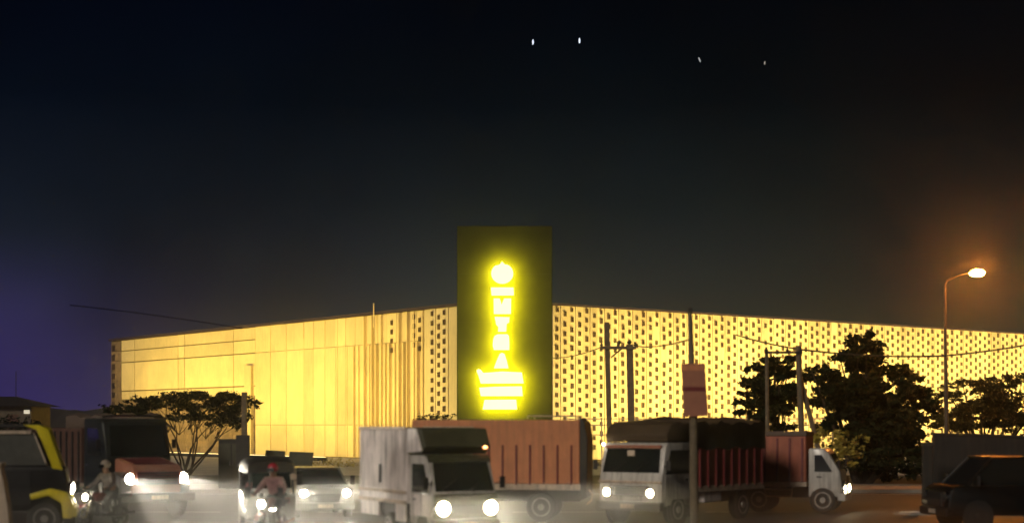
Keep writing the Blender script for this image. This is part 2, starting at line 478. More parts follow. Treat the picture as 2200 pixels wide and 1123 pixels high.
# screen strips beside the pylon on the left face and along the whole right face
bm = BM()
edges = [915, 927, 939, 953, 966, 979, 1000]
for i in range(len(edges) - 1):
    wbox(bm, 'L', t_of(edges[i + 1], 'L') + .01, t_of(edges[i], 'L') - .01, -.02, .10 + .06 * (i % 2), .1, TOPZ - .13)
obj("screen", bm, M_FACP, hall)
bm = BM()
SP = 0.72
t0 = t_of(1186, 'R')
ncol = int((TR - t0 - .5) / SP)
for i in range(ncol):
    wbox(bm, 'R', t0 + i * SP + .012, t0 + (i + 1) * SP - .012, -.02, .10 + .05 * (i % 2), .1, TOPZ - .13)
obj("screen", bm, M_FACP, hall)

def win_mesh(w, h):
    b = BM()
    box(b, -w / 2 + .03, w / 2 - .03, -.02, .02, -h / 2 + .03, h / 2 - .03, mi=0)
    for (x0, x1, z0, z1) in ((-w / 2, w / 2, h / 2 - .03, h / 2), (-w / 2, w / 2, -h / 2, -h / 2 + .03), (-w / 2, -w / 2 + .03, -h / 2 + .031, h / 2 - .031), (w / 2 - .03, w / 2, -h / 2 + .031, h / 2 - .031)):
        box(b, x0, x1, -.09, .02, z0, z1, mi=1)
    return b
wins = []
ROW = 0.70
for i in range(ncol):
    nrow = int((TOPZ - .5) / ROW)
    for r_ in range(nrow):
        z = TOPZ - .42 - r_ * ROW - (.33 if i % 2 else 0)
        if z < .6: continue
        if i >= 14 and random.random() < .02: continue
        wins.append(('R', t0 + (i + .5) * SP + random.uniform(-.03, .03), .115 + .05 * (i % 2), z + random.uniform(-.04, .04), random.uniform(.85, 1.15)))
for j, px in enumerate((821, 843, 861, 879, 891, 903)):
    for r_ in range(4):
        wins.append(('L', t_of(px + 2, 'L'), .13, TOPZ - .6 - r_ * .72 - .3 * (j % 2), 1.0))
for j, px in enumerate((933, 946, 959)):
    for r_ in range(13):
        wins.append(('L', t_of(px, 'L'), .125 + .06 * ((j + 1) % 2), TOPZ - .5 - r_ * .72 - .3 * (j % 2), random.uniform(.9, 1.2)))
first = None
rest = BM()
angL = math.atan2(UL.y, UL.x) + math.pi; angR = math.atan2(UR.y, UR.x)
vis = sorted(wins, key=lambda w: (w[1] + (0 if w[3] > 2.9 else 500)))
for k, (side, t, o_, z, s) in enumerate(vis):
    U, N = (UL, NL) if side == 'L' else (UR, NR)
    p = U * t + N * o_
    a = angL if side == 'L' else angR
    if k < 100:
        if first is None:
            first = obj("window", win_mesh(.205, .37), [M_WIN, M_WINF], hall)
            w = first
        else:
            w = first.copy(); COL.objects.link(w); w.parent = hall
        w.location = (p.x, p.y, z); w.rotation_euler = (0, 0, a); w.scale = (s, 1, s)
    else:
        mtx = Matrix.Translation((p.x, p.y, z)) @ Matrix.Rotation(a, 4, 'Z') @ Matrix.Diagonal((s, 1, s, 1))
        b2 = win_mesh(.205, .37); bmesh.ops.transform(b2, matrix=mtx, verts=b2.verts)
        tmp = bpy.data.meshes.new("tmp"); b2.to_mesh(tmp); b2.free(); rest.from_mesh(tmp); bpy.data.meshes.remove(tmp)
tag(obj("small_windows", rest, [M_WIN, M_WINF], hall), kind="stuff")
# ladder of openings on the far left stone strip
bm = BM()
for k in range(9):
    zz = TOPZ - .9 - k * .98
    wbox(bm, 'L', TL - .95, TL - .25, .08, .12, zz - .3, zz + .3)
obj("end_openings", bm, M_WIN, hall)

# ground light bars that wash the two faces
def light_bar(side, t0, t1, out, energy, label, blue=0.19):
    U, N = (UL, NL) if side == 'L' else (UR, NR)
    mid = U * ((t0 + t1) / 2) + N * out
    ang = angL if side == 'L' else angR
    th = thing("light_bar", label, "floodlight", (CX + mid.x, CY + mid.y, 0.006), ang, "light bars washing the hall")
    L = (t1 - t0) / 2
    b = BM(); box(b, -L, L, -.18, .18, .15, .42, .02)
    for k in range(9): box(b, -L + .2 + k * (2 * L - .4) / 8 - .05, -L + .2 + k * (2 * L - .4) / 8 + .05, -.1, .1, 0, .149)
    obj("housing", b, M_DARK, th)
    b = BM(); box(b, -L + .05, L - .05, -.1, .14, .421, .44); obj("lens", b, M_BAR, th)
    ld = bpy.data.lights.new("light_bar_glow", 'AREA'); ld.shape = 'RECTANGLE'; ld.size = 2 * L; ld.size_y = .6
    ld.energy = energy; ld.color = (1.0, 0.75, blue); ld.spread = R(120)
    o = bpy.data.objects.new("light_bar_glow", ld); COL.objects.link(o); o.parent = th
    o.location = (0, .0, .5); o.rotation_euler = (R(180 - 52), 0, 0)
    return o
light_bar('L', 6, 60, 11.0, 9200, "long warm light bar on the ground before the plain left facade")
light_bar('R', 5, 82, 10.0, 24000, "long warm light bar on the ground before the dotted right facade", 0.26)

# ------------------------------------------------------------------ the pylon sign
DP = 100.0
pyl = thing("pylon_sign", "tall dark slab pylon with glowing yellow vertical emblem and letters", "sign", (X(1084, DP), DP, 0))
hw = 102.5 * DP / F
ztop = Z(485, DP)
bm = BM(); box(bm, -hw, hw, 0, 2.0, 0, ztop, .04); obj("panel", bm, M_PYLON, pyl)
bm = BM()
for k in range(1, 5): box(bm, -hw + .05, hw - .05, -.006, .05, ztop * k / 5, ztop * k / 5 + .02)
obj("panel_joints", bm, M_BLACK, pyl)
def crop(cx, cy):           # coordinates of the sign crop -> local x, z
    px, py = 1020 + cx / 3.208, 550 + cy / 3.208
    return ((px - 1084) * DP / F, Z(py, DP))
def sign(pts, off=.65, th=.16, r=0.03):
    b = BM(); prism(b, [crop(*p) for p in pts], -off, -off - th, 'y', bev=r)
    b.normal_update()
    for f in b.faces:
        if f.calc_center_median().y > -off - .004 and abs(f.normal.y) > .9: f.material_index = 1
    obj("sign_letter", b, [M_SIGN, M_SIGNB], pyl)
    b = BM()
    xs = [crop(*p)[0] for p in pts]; zs = [crop(*p)[1] for p in pts]
    cx_, cz_ = sum(xs) / len(xs), sum(zs) / len(zs)
    for s in (-1, 1): tube(b, [(cx_ + s * .18, .0, cz_), (cx_ + s * .18, -off + .03, cz_)], .025, 6)
    obj("standoff", b, M_BLACK, pyl)
circ = [(190 + 76 * math.sin(2 * math.pi * k / 28), 128 - 70 * math.cos(2 * math.pi * k / 28)) for k in range(28)]
emb = []
for p in circ:
    if p[1] < 70 and p[0] < 190 and p[0] > 150: emb.append((p[0], p[1] + 6))
    elif p[1] < 70 and 190 <= p[0] < 232: emb.append((p[0], p[1] + 2))
    else: emb.append(p)
emb[0] = (188, 44); emb[1] = (208, 66)
sign(emb, r=.02)
sign([(112, 222), (268, 222), (270, 277), (116, 278)])
sign([(130, 297), (172, 297), (180, 318), (186, 342), (194, 318), (202, 297), (252, 297), (250, 404), (132, 404)], r=.015)
sign([(137, 423), (241, 425), (237, 463), (221, 470), (218, 525), (160, 525), (163, 492), (148, 478)], r=.015)
sign([(128, 575), (138, 552), (160, 542), (222, 541), (236, 552), (240, 600), (239, 650), (132, 650), (124, 620)], r=.015)
sign([(172, 676), (188, 668), (206, 676), (222, 724), (234, 775), (132, 775), (150, 726)], r=.015)
sign([(12, 790), (28, 778), (46, 786), (60, 806), (190, 796), (324, 802), (338, 878), (42, 879), (28, 830)], r=.02)
sign([(31, 906), (140, 900), (325, 897), (331, 965), (43, 965)])
sign([(68, 990), (286, 988), (292, 1056), (55, 1056)])

# ------------------------------------------------------------------ trees and shrubs
def leafcloud(bm, clumps, n, size):
    """leaf sized faces scattered through many small uneven tufts"""
    tufts = []
    for (x, y, z, rx, ry, rz_) in clumps:
        for _ in range(5):
            while True:
                p = Vector((random.uniform(-1, 1), random.uniform(-1, 1), random.uniform(-1, 1)))
                if p.length < 1.08: break
            k = random.uniform(.22, .55)
            tufts.append((x + p.x * rx, y + p.y * ry, z + p.z * rz_, rx * k, ry * k, max(rz_ * k * 1.1, .06), rx * rz_ * k * k))
    tot = sum(t[6] for t in tufts)
    for (x, y, z, rx, ry, rz_, w_) in tufts:
        for _ in range(max(5, int(n * w_ / tot))):
            c_ = Vector((random.gauss(x, rx * .55), random.gauss(y, ry * .55), random.gauss(z, rz_ * .5)))
            s = size * random.choice((.35, .5, .7, .9, 1.1, 1.6)) * random.uniform(.85, 1.15)
            a = Vector((random.gauss(0, 1), random.gauss(0, 1), random.gauss(0, .7))).normalized()
            b = a.cross(Vector((random.gauss(0, 1), random.gauss(0, 1), random.gauss(0, 1)))).normalized()
            w = s * .42
            bm.faces.new([bm.verts.new(c_ + a * s), bm.verts.new(c_ + b * w), bm.verts.new(c_ - a * s), bm.verts.new(c_ - b * w)])

def tree(name, label, base, clumps, leaves, size, limbs, m, cat="tree", group=None):
    t = thing(name, label, cat, base, 0, group)
    b = BM()
    for pts, r0, r1 in limbs:
        n_ = len(pts); tube(b, pts, [r0 + (r1 - r0) * i / (n_ - 1) for i in range(n_)], 7)
    obj("trunk", b, M_BARK, t, smooth=True)
    b = BM(); leafcloud(b, clumps, leaves, size); obj("crown", b, m, t)
    return t
def curve(p0, p1, bend=0.2, n=6):
    p0, p1 = Vector(p0), Vector(p1); out = []
    off = Vector((random.uniform(-bend, bend), random.uniform(-bend, bend), 0))
    for i in range(n + 1):
        k = i / n; out.append(p0.lerp(p1, k) + off * math.sin(k * math.pi) + Vector((random.uniform(-.04, .04), 0, 0)))
    return out

# umbrella tree before the left facade
DT = 84.0
bx = X(402, DT)
def rel(px, py, d=DT, b=None): return (X(px, d) - (bx if b is None else b), Z(py, d))
cl = []
for px, py, rx, rz_ in ((330, 858, 40, 9), (375, 850, 45, 10), (430, 848, 50, 10), (480, 853, 42, 11), (515, 860, 26, 13), (400, 868, 60, 12), (350, 872, 36, 8),
                        (455, 874, 52, 13), (500, 885, 36, 15), (300, 868, 26, 8), (420, 892, 36, 10), (475, 905, 34, 10), (378, 895, 26, 9), (520, 905, 16, 14), (290, 872, 18, 6), (540, 868, 10, 10), (255, 878, 34, 9), (290, 888, 36, 12), (235, 888, 26, 8), (325, 892, 30, 10)):
    x_, z_ = rel(px, py)
    for _ in range(3):
        cl.append((x_ + random.uniform(-.5, .5), random.uniform(-1.8, 1.8), z_ + random.uniform(-.1, .1), rx / 40 * .62, .9, rz_ / 40 * 1.0))
lim = []
for px, py, y in ((330, 872, .6), (365, 865, -.8), (400, 862, .9), (440, 868, -.7), (478, 876, .8), (505, 892, -.3), (420, 880, .2), (385, 880, -1.2), (460, 895, 1.2)):
    x_, z_ = rel(px, py)
    lim.append((curve((random.uniform(-.25, .15), 0, .0), (x_, y, z_), .55, 9), .062, .012))
    for _ in range(5):
        lim.append((curve((x_ * .6, y * .6, z_ * .62), (x_ + random.uniform(-1.0, 1.0), y + random.uniform(-.6, .6), z_ + random.uniform(-.3, .35)), .25, 5), .022, .006))
tree("umbrella_tree", "flat topped umbrella tree with thin branching stems before left facade", (bx, DT, 0), cl, 17000, .085, lim, M_LEAF)

# dark trees before the right facade
def mass_tree(name, label, px, d, outline, leaves, size, m=M_LEAF, trunk_py=None, stems=3, group=None, depth=1.6, r=1.0):
    b0 = X(px, d); sc = d / F
    cl, lim = [], []
    for (ox, oy, rx, rz_) in outline:
        x_, z_ = (ox - px) * sc, Z(oy, d)
        for _ in range(4):
            cl.append((x_ + random.uniform(-.6, .6) * rx * sc, random.uniform(-depth, depth), z_ + random.uniform(-.6, .6) * rz_ * sc, rx * sc * random.uniform(.4, .7), rx * sc * .6 + .2, rz_ * sc * random.uniform(.4, .75)))
        lim.append((curve((random.uniform(-.12, .12), 0, 0), (x_, random.uniform(-.8, .8), z_), .3), .11 * r, .02))
    return tree(name, label, (b0, d, 0), cl, leaves, size, lim, m, "tree", group)
gt = "dark trees before the right facade"
mass_tree("leafy_tree", "smaller dark layered tree left of the leaning strut, before right facade", 1655, 72,
          [(1660, 775, 22, 16), (1640, 790, 30, 14), (1680, 800, 30, 16), (1630, 815, 32, 12), (1655, 835, 38, 14), (1625, 850, 34, 10), (1690, 835, 26, 14),
           (1610, 868, 34, 9), (1650, 872, 40, 12), (1640, 895, 42, 12), (1690, 880, 26, 16), (1600, 885, 26, 7), (1665, 920, 40, 14), (1700, 770, 14, 10), (1650, 850, 50, 30), (1665, 800, 30, 26), (1690, 860, 30, 30)], 12500, .13, group=gt)
mass_tree("leafy_tree", "tallest dark tree with pointed top, right of the leaning strut", 1850, 68,
          [(1857, 722, 16, 16), (1840, 742, 32, 18), (1872, 752, 32, 18), (1815, 770, 36, 16), (1855, 780, 42, 20), (1895, 785, 38, 20), (1780, 800, 40, 16), (1830, 815, 46, 18),
           (1890, 820, 46, 22), (1935, 820, 40, 20), (1765, 830, 32, 18), (1850, 850, 52, 20), (1910, 860, 50, 22), (1960, 850, 42, 22), (1800, 860, 42, 18), (1860, 890, 56, 20),
           (1930, 895, 52, 22), (1985, 885, 40, 22), (1880, 925, 56, 22), (1950, 930, 50, 22), (1830, 925, 38, 18), (1740, 800, 22, 14), (1900, 960, 52, 24), (1850, 970, 42, 20), (1960, 965, 46, 22), (1860, 860, 70, 50), (1930, 880, 70, 40), (1880, 930, 80, 46), (1850, 800, 40, 40), (1960, 930, 60, 40), (1800, 900, 36, 40), (1770, 860, 30, 30), (1870, 990, 80, 30), (1950, 1000, 70, 30)], 34000, .14, group=gt, r=1.4)
mass_tree("leafy_tree", "broad olive tree behind the street lamp pole at right edge", 2110, 82,
          [(2040, 840, 34, 18), (2080, 828, 38, 16), (2120, 830, 40, 18), (2165, 822, 40, 18), (2205, 815, 40, 20), (2060, 870, 40, 20), (2110, 865, 44, 20), (2160, 862, 44, 22), (2205, 860, 40, 24),
           (2040, 905, 40, 18), (2090, 905, 42, 18), (2140, 905, 44, 20), (2190, 905, 44, 22), (2240, 850, 40, 24), (2240, 900, 40, 24), (2100, 880, 80, 40), (2180, 880, 60, 40), (2050, 890, 40, 34)], 26000, .095, M_LEAF2, group=gt)
tree("shrub", "shrub beside the truck tail, yellow lamplight painted into its leaves", (X(1800, 58), 58, 0),
     [((px - 1800) * 58 / F + random.uniform(-.2, .2), random.uniform(-.5, .5), Z(py, 58) + random.uniform(-.15, .15), .35, .4, .28) for px, py in
      ((1790, 940), (1815, 935), (1760, 950), (1805, 960), (1830, 955), (1780, 970), (1800, 985), (1750, 930), (1822, 975))], 1600, .075,
     [(curve((0, 0, 0), (x_, 0, z_), .1), .035, .01) for x_, z_ in ((-.3, 1.9), (0, 2.1), (.35, 1.9), (.1, 1.4))], M_LEAFY, "shrub")
gsh = "shrubs at the foot of the hall"
tree("shrub", "low dark hedge shrub by the pylon foot, above the red truck", (X(935, 96), 96, 0.006),
     [((px - 935) * 96 / F, random.uniform(-.4, .4), Z(py, 96), .45, .4, .28) for px in range(905, 972, 9) for py in (899, 910, 925, 945)], 2600, .07,
     [(curve((0, 0, 0), (x_, 0, 2.8), .2), .05, .015) for x_ in (-.8, -.3, .3, .8)], M_LEAF, "shrub", gsh)
tree("shrub", "small sparse yellowish shrub at left facade foot, beside the white truck", (X(735, 100), 100, 0.006),
     [((px - 735) * 100 / F, random.uniform(-.5, .5), Z(py, 100), .5, .4, .3) for px in range(690, 762, 12) for py in (1000, 992)], 1000, .06,
     [(curve((x_ * .4, 0, 0), (x_, 0, .4), .1), .03, .01) for x_ in (-.9, -.4, .3, .7)], M_LEAFY, "shrub", gsh)


# ------------------------------------------------------------------ poles, wires, lamps
def pole(bm, x0, z0, x1, z1, r0, r1, y=0): tube(bm, [(x0, y, z0), ((x0 + x1) / 2, y, (z0 + z1) / 2), (x1, y, z1)], [r0, (r0 + r1) / 2, r1], 10)

DH = 72.0; bx = X(1330, DH); s_ = DH / F
hf = thing("utility_pole", "two leaning concrete poles joined by a crossarm before right facade", "utility pole", (bx, DH, 0))
bm = BM(); box(bm, -.11, .11, -.11, .11, 0, Z(692, DH), .01, M=Matrix.Translation(((1312 - 1330) * s_, 0, 0)) @ Matrix.Rotation(R(-1.4), 4, 'Y')); obj("pole", bm, M_POLE, hf)
bm = BM(); box(bm, -.15, .15, -.12, .12, 0, Z(739, DH), .01, M=Matrix.Translation(((1359 - 1330) * s_, 0, 0)) @ Matrix.Rotation(R(-1.2), 4, 'Y')); obj("pole", bm, M_POLE, hf)
bm = BM(); z_ = Z(747, DH)
box(bm, (1290 - 1330) * s_, (1366 - 1330) * s_, -.20, -.125, z_ - .07, z_ + .07, .01)
for px in (1292, 1328, 1364): lathe(bm, [(0, .05), (.06, .08), (.12, .04), (.2, .06)], ((px - 1330) * s_, -.16, z_ + .07), 'z', 10)
slab(bm, [((1312 - 1330) * s_, -.15, z_ - .5), ((1312 - 1330) * s_, -.15, z_ - .4), ((1340 - 1330) * s_, -.15, z_), ((1335 - 1330) * s_, -.15, z_)], .03)
obj("crossarm", bm, M_POLE, hf)
bm = BM(); z2 = Z(735, DH)
for px in (1330, 1352): ball(bm, ((px - 1330) * s_, -.1, z2), .13, 1, 1, .8, 1)
obj("insulator", bm, M_DARK, hf)

DQ = 62.0; bx = X(1715, DQ); s_ = DQ / F
st = thing("utility_pole", "dark pole with crossarm and leaning strut between the right trees", "utility pole", (bx, DQ, 0))
bm = BM(); pole(bm, .22, 0, 0, Z(742, DQ), .13, .11); obj("pole", bm, M_POLE, st)
bm = BM(); pole(bm, (1785 - 1715) * s_, 0, (1716 - 1715) * s_, Z(790, DQ), .10, .09, .2); obj("strut", bm, M_POLE, st)
bm = BM(); pole(bm, (1650 - 1715) * s_, 0, (1647 - 1715) * s_, Z(750, DQ), .09, .07); obj("pole", bm, M_POLE, st)
bm = BM(); z_ = Z(757, DQ); box(bm, (1642 - 1715) * s_, (1722 - 1715) * s_, -.20, -.13, z_ - .05, z_ + .05, .01)
for px in (1645, 1690, 1719): lathe(bm, [(0, .04), (.05, .06), (.1, .03), (.16, .05)], ((px - 1715) * s_, -.16, z_ + .05), 'z', 8)
obj("crossarm", bm, M_DARK, st)

def wire(name, label, pts, r, cat="cable", group="overhead cables"):
    b = BM(); tube(b, pts, r, 5)
    tag(obj(name, b, M_WIRE, smooth=True), label, cat, group)
def wp(l): return [(X(a, d), d, Z(b, d)) for a, b, d in l]
def sag(a, b, s, n=10):
    a, b = Vector(a), Vector(b)
    return [tuple(a.lerp(b, i / n) - Vector((0, 0, s * 4 * (i / n) * (1 - i / n)))) for i in range(n + 1)]
wire("overhead_cable", "dark cable sagging from strut pole across lamp pole to right edge",
     sag(wp([(1719, 750, DQ)])[0], wp([(2028, 764, 60)])[0], .12) + sag(wp([(2028, 764, 60)])[0], wp([(2330, 715, 60)])[0], .10)[1:], .035)
wire("overhead_cable", "dark cable dropping from right facade middle to the strut pole", sag(wp([(1582, 719, DQ + 6)])[0], wp([(1712, 749, DQ)])[0], .05), .03)
wire("overhead_cable", "thin cable between the twin concrete poles and sign pole", sag(wp([(1364, 742, DH)])[0], wp([(1484, 728, 41)])[0], .12), .022)
wire("overhead_cable", "faint dark cable high in the sky over left facade", sag(wp([(150, 655, 60)])[0], wp([(520, 705, 66)])[0], -.05), .018)
wire("overhead_cable", "short cable from twin poles towards the dark pylon", sag(wp([(1292, 745, DH)])[0], wp([(1186, 768, 99.5)])[0], .15), .02)

DL = 66.0; bx = X(2030, DL); s_ = DL / F
sl = thing("street_lamp", "slender street lamp with glowing orange head at right edge", "street lamp", (bx, DL, 0))
bm = BM(); tube(bm, [(.1, 0, 0), (.06, 0, 3), (0, 0, Z(640, DL)), (0, 0, Z(612, DL))], [.11, .09, .055, .05], 10); obj("pole", bm, M_POLEM, sl, smooth=True)
bm = BM(); tube(bm, [(0, 0, Z(612, DL)), (.1, 0, Z(602, DL)), (.5, 0, Z(593, DL)), ((2086 - 2030) * s_, 0, Z(584, DL))], [.05, .045, .04, .035], 8); obj("arm", bm, M_POLEM, sl, smooth=True)
bm = BM(); box(bm, (2080 - 2030) * s_, (2094 - 2030) * s_, -.10, .10, Z(583, DL) - .05, Z(578, DL), .03); obj("lamp_head", bm, M_POLEM, sl)
bm = BM(); ball(bm, ((2099 - 2030) * s_, 0, Z(586, DL)), .25, 1.3, .8, .62, 3); obj("lamp_bowl", bm, M_LAMP, sl, smooth=True)

DS = 40.5; bx = X(1490, DS); s_ = DS / F
sp = thing("sign_pole", "leaning dark pole carrying a faded red signboard before the trucks", "sign", (bx, DS, 0))
bm = BM(); tube(bm, [(.02, 0, 0), (0, 0, Z(900, DS)), ((1482 - 1490) * s_, 0, Z(663, DS))], [.11, .105, .06], 12); obj("pole", bm, M_POLE, sp, smooth=True)
bm = BM(); box(bm, -.05, .05, -.10, .10, Z(672, DS), Z(661, DS), .01, M=Matrix.Translation(((1482 - 1490) * s_, 0, 0))); obj("pole_cap", bm, M_DARK, sp)
bm = BM(); z0_, z1_ = Z(895, DS), Z(781, DS)
prism(bm, [((1468 - 1490) * s_, z0_), ((1520 - 1490) * s_, z0_ + .02), ((1512 - 1490) * s_, z1_), ((1462 - 1490) * s_, z1_)], -.20, -.11, 'y', .012); obj("signboard", bm, M_SIGNRED, sp)
bm = BM(); zz = Z(836, DS)
box(bm, (1466 - 1490) * s_, (1515 - 1490) * s_, -.206, -.195, zz - .05, zz + .06); obj("sign_band", bm, M_MAROON, sp)
bm = BM(); box(bm, (1464 - 1490) * s_, (1511 - 1490) * s_, -.206, -.195, Z(796, DS), Z(784, DS)); obj("sign_header", bm, M_PINK, sp)

# left: pole with box, dark kiosk, two boards
DB = 62.0; bx = X(525, DB); s_ = DB / F
up = thing("utility_pole", "short brown pole with a dark box right of the umbrella tree", "utility pole", (bx, DB, 0.15))
bm = BM(); box(bm, -.10, .10, -.10, .10, 0, Z(842, DB) - .15, .015); obj("pole", bm, M_POLE, up)
bm = BM(); box(bm, (510 - 525) * s_, (538 - 525) * s_, -.36, -.105, Z(1000, DB) - .15, Z(934, DB) - .15, .02); obj("junction_box", bm, M_DARK, up)
k = thing("utility_cabinet", "square dark cabinet standing left of the brown pole", "cabinet", (X(476, DB - 1), DB + 1.5, 0.15))
bm = BM(); box(bm, -.54, .54, -.3, .3, 0, 1.92, .02); obj("body", bm, M_DARK, k)
bm = BM(); box(bm, -.57, .57, -.34, .34, 1.921, 1.98, .015); obj("roof", bm, M_OLIVE, k)
for sx in (-1, 1):
    bm = BM(); box(bm, min(sx * .02, sx * .5), max(sx * .02, sx * .5), -.325, -.301, .15, 1.8, .01); d_ = obj("door", bm, M_OLIVE, k)
    bm = BM(); box(bm, sx * .06 - .015, sx * .06 + .015, -.36, -.326, .9, 1.1); obj("handle", bm, M_CHROME, d_)
def board(px0, px1, y0, y1, d, rz, label):
    cx_ = (px0 + px1) / 2; w = (px1 - px0) * d / F / 2
    t = thing("notice_board", label, "board", (X(cx_, d), d, 0.15), rz, "dark boards behind the auto rickshaw")
    b = BM(); zt, zb_ = Z(y0, d) - .15, Z(y1, d) - .15
    prism(b, [(-w - .03, zb_), (w - .03, zb_), (w + .04, zt - .04), (-w + .06, zt)], -.04, .04, 'y', .01); obj("panel", b, M_OLIVE, t)
    for sx in (-1, 1):
        b = BM(); tube(b, [(sx * w * .7, .08, 0), (sx * w * .7, .08, zt - .1)], .04, 8); obj("post", b, M_DARK, t)
board(568, 611, 966, 1005, 63.0, 0, "smaller left of two dark boards behind the auto rickshaw")
board(619, 671, 969, 1020, 61.5, R(6), "wider right of two dark boards behind the auto rickshaw")

# fence on the right behind the trucks
fe = thing("rail_fence", "thin bright rail fence behind brown tarpaulin truck, before right facade", "fence", (X(1560, 88), 88, 0))
bm = BM(); zf = Z(899, 88); xl = 9.0
for zz in (zf, zf - .35, zf - .9): box(bm, -xl, xl, -.03, .03, zz - .03, zz + .03)
obj("rail", bm, M_CREAM, fe)
bm = BM()
for i in range(19): box(bm, -xl + i * 1.0 - .03, -xl + i * 1.0 + .03, .031, .09, 0, zf + .06)
obj("posts", bm, M_CREAM, fe)

# wall and gate pier at the right
wl_ = thing("compound_wall", "dark grey plaster wall behind the black car at right edge", "wall", (X(2120, 52), 52, 0))
bm = BM(); zt = Z(934, 52)
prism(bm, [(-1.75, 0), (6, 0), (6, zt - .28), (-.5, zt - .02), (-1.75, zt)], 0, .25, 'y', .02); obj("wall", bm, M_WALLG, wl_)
bm = BM(); prism(bm, [(-1.8, zt + .001), (-.5, zt - .019), (6, zt - .279), (6, zt - .2), (-.5, zt + .06), (-1.8, zt + .08)], -.05, .30, 'y', .01); obj("coping", bm, M_DARK, wl_)
gp = thing("gate_pier", "short dark pier with cap at end of grey wall", "pier", (X(1992, 50), 50, 0))
bm = BM(); box(bm, -.14, .14, -.14, .14, 0, Z(957, 50), .015); obj("shaft", bm, M_WALLG, gp)
bm = BM(); box(bm, -.17, .17, -.17, .17, Z(957, 50) + .001, Z(949, 50), .02); obj("cap", bm, M_DARK, gp)

# left: house with hip roof
DHs = 120.0; s_ = DHs / F
ho = thing("hip_roof_house", "low dark hip roofed house with a lit window at left edge", "house", (X(-20, DHs), DHs, 0))
bm = BM(); box(bm, -3.2, 3.1, 0, 5, 0, Z(872, DHs)); obj("wall", bm, M_HOUSE, ho)
bm = BM()
ez = Z(872, DHs) + .01; tz = Z(850, DHs)
v = [bm.verts.new(p) for p in ((-3.9, -.7, ez), (3.8, -.7, ez), (3.8, 5.7, ez), (-3.9, 5.7, ez), (-1.6, 2.4, tz), (1.2, 2.4, tz))]
for q in ((0, 1, 5, 4), (1, 2, 5), (2, 3, 4, 5), (3, 0, 4), (3, 2, 1, 0)): bm.faces.new([v[i] for i in q])
obj("roof", bm, M_ROOF, ho)
bm = BM(); box(bm, 1.3, 2.1, -.03, -.001, .2, 3.5); obj("door", bm, M_BROWN, ho)
bm = BM(); box(bm, 2.55, 3.0, -.04, -.001, 3.55, 3.85); obj("window", bm, M_WINLIT, ho)
bm = BM(); box(bm, -2.2, -1.0, -.04, -.001, 2.6, 3.7); obj("window", bm, M_WIN, ho)
bm = BM(); tube(bm, [((13 + 20) * s_, 2.4, tz - .1), ((13 + 20) * s_, 2.4, Z(795, DHs))], .03, 6); obj("aerial", bm, M_WIRE, ho)
tree("hedge", "dark clipped hedge below the hip roofed house", (X(30, 95), 95, 0.006),
     [((px - 30) * 95 / F, random.uniform(-.4, .4), Z(py, 95), .6, .5, .4) for px in range(-40, 85, 14) for py in (908, 925, 945, 965)], 3600, .10,
     [(curve((x_, 0, 0), (x_, 0, 2.0), .1), .05, .02) for x_ in (-1.5, -.5, .5, 1.4)], M_LEAF, "hedge")

# specks of light in the sky
def star(px, py, w, h, m, label, rot=0):
    d = 700; b = BM(); ball(b, (0, 0, 0), 1, w * d / F / 2, w * d / F / 2, h * d / F / 2, 2)
    o = obj("star", b, m, None, (X(px, d), d, Z(py, d)), smooth=True); o.rotation_euler = (0, rot, 0)
    tag(o, label, "star", "specks of light in the night sky")
star(1145, 91, 2.6, 12, M_STAR, "leftmost white speck of light in the night sky")
star(1245, 88, 2.8, 12, M_STAR, "second white speck from left in the night sky")
star(1503, 129, 2.4, 12, M_STARD, "faint tilted grey speck, third from left in the sky", R(-22))
star(1643, 136, 3, 8, M_STARY, "dimmest yellowish speck, rightmost in the night sky")


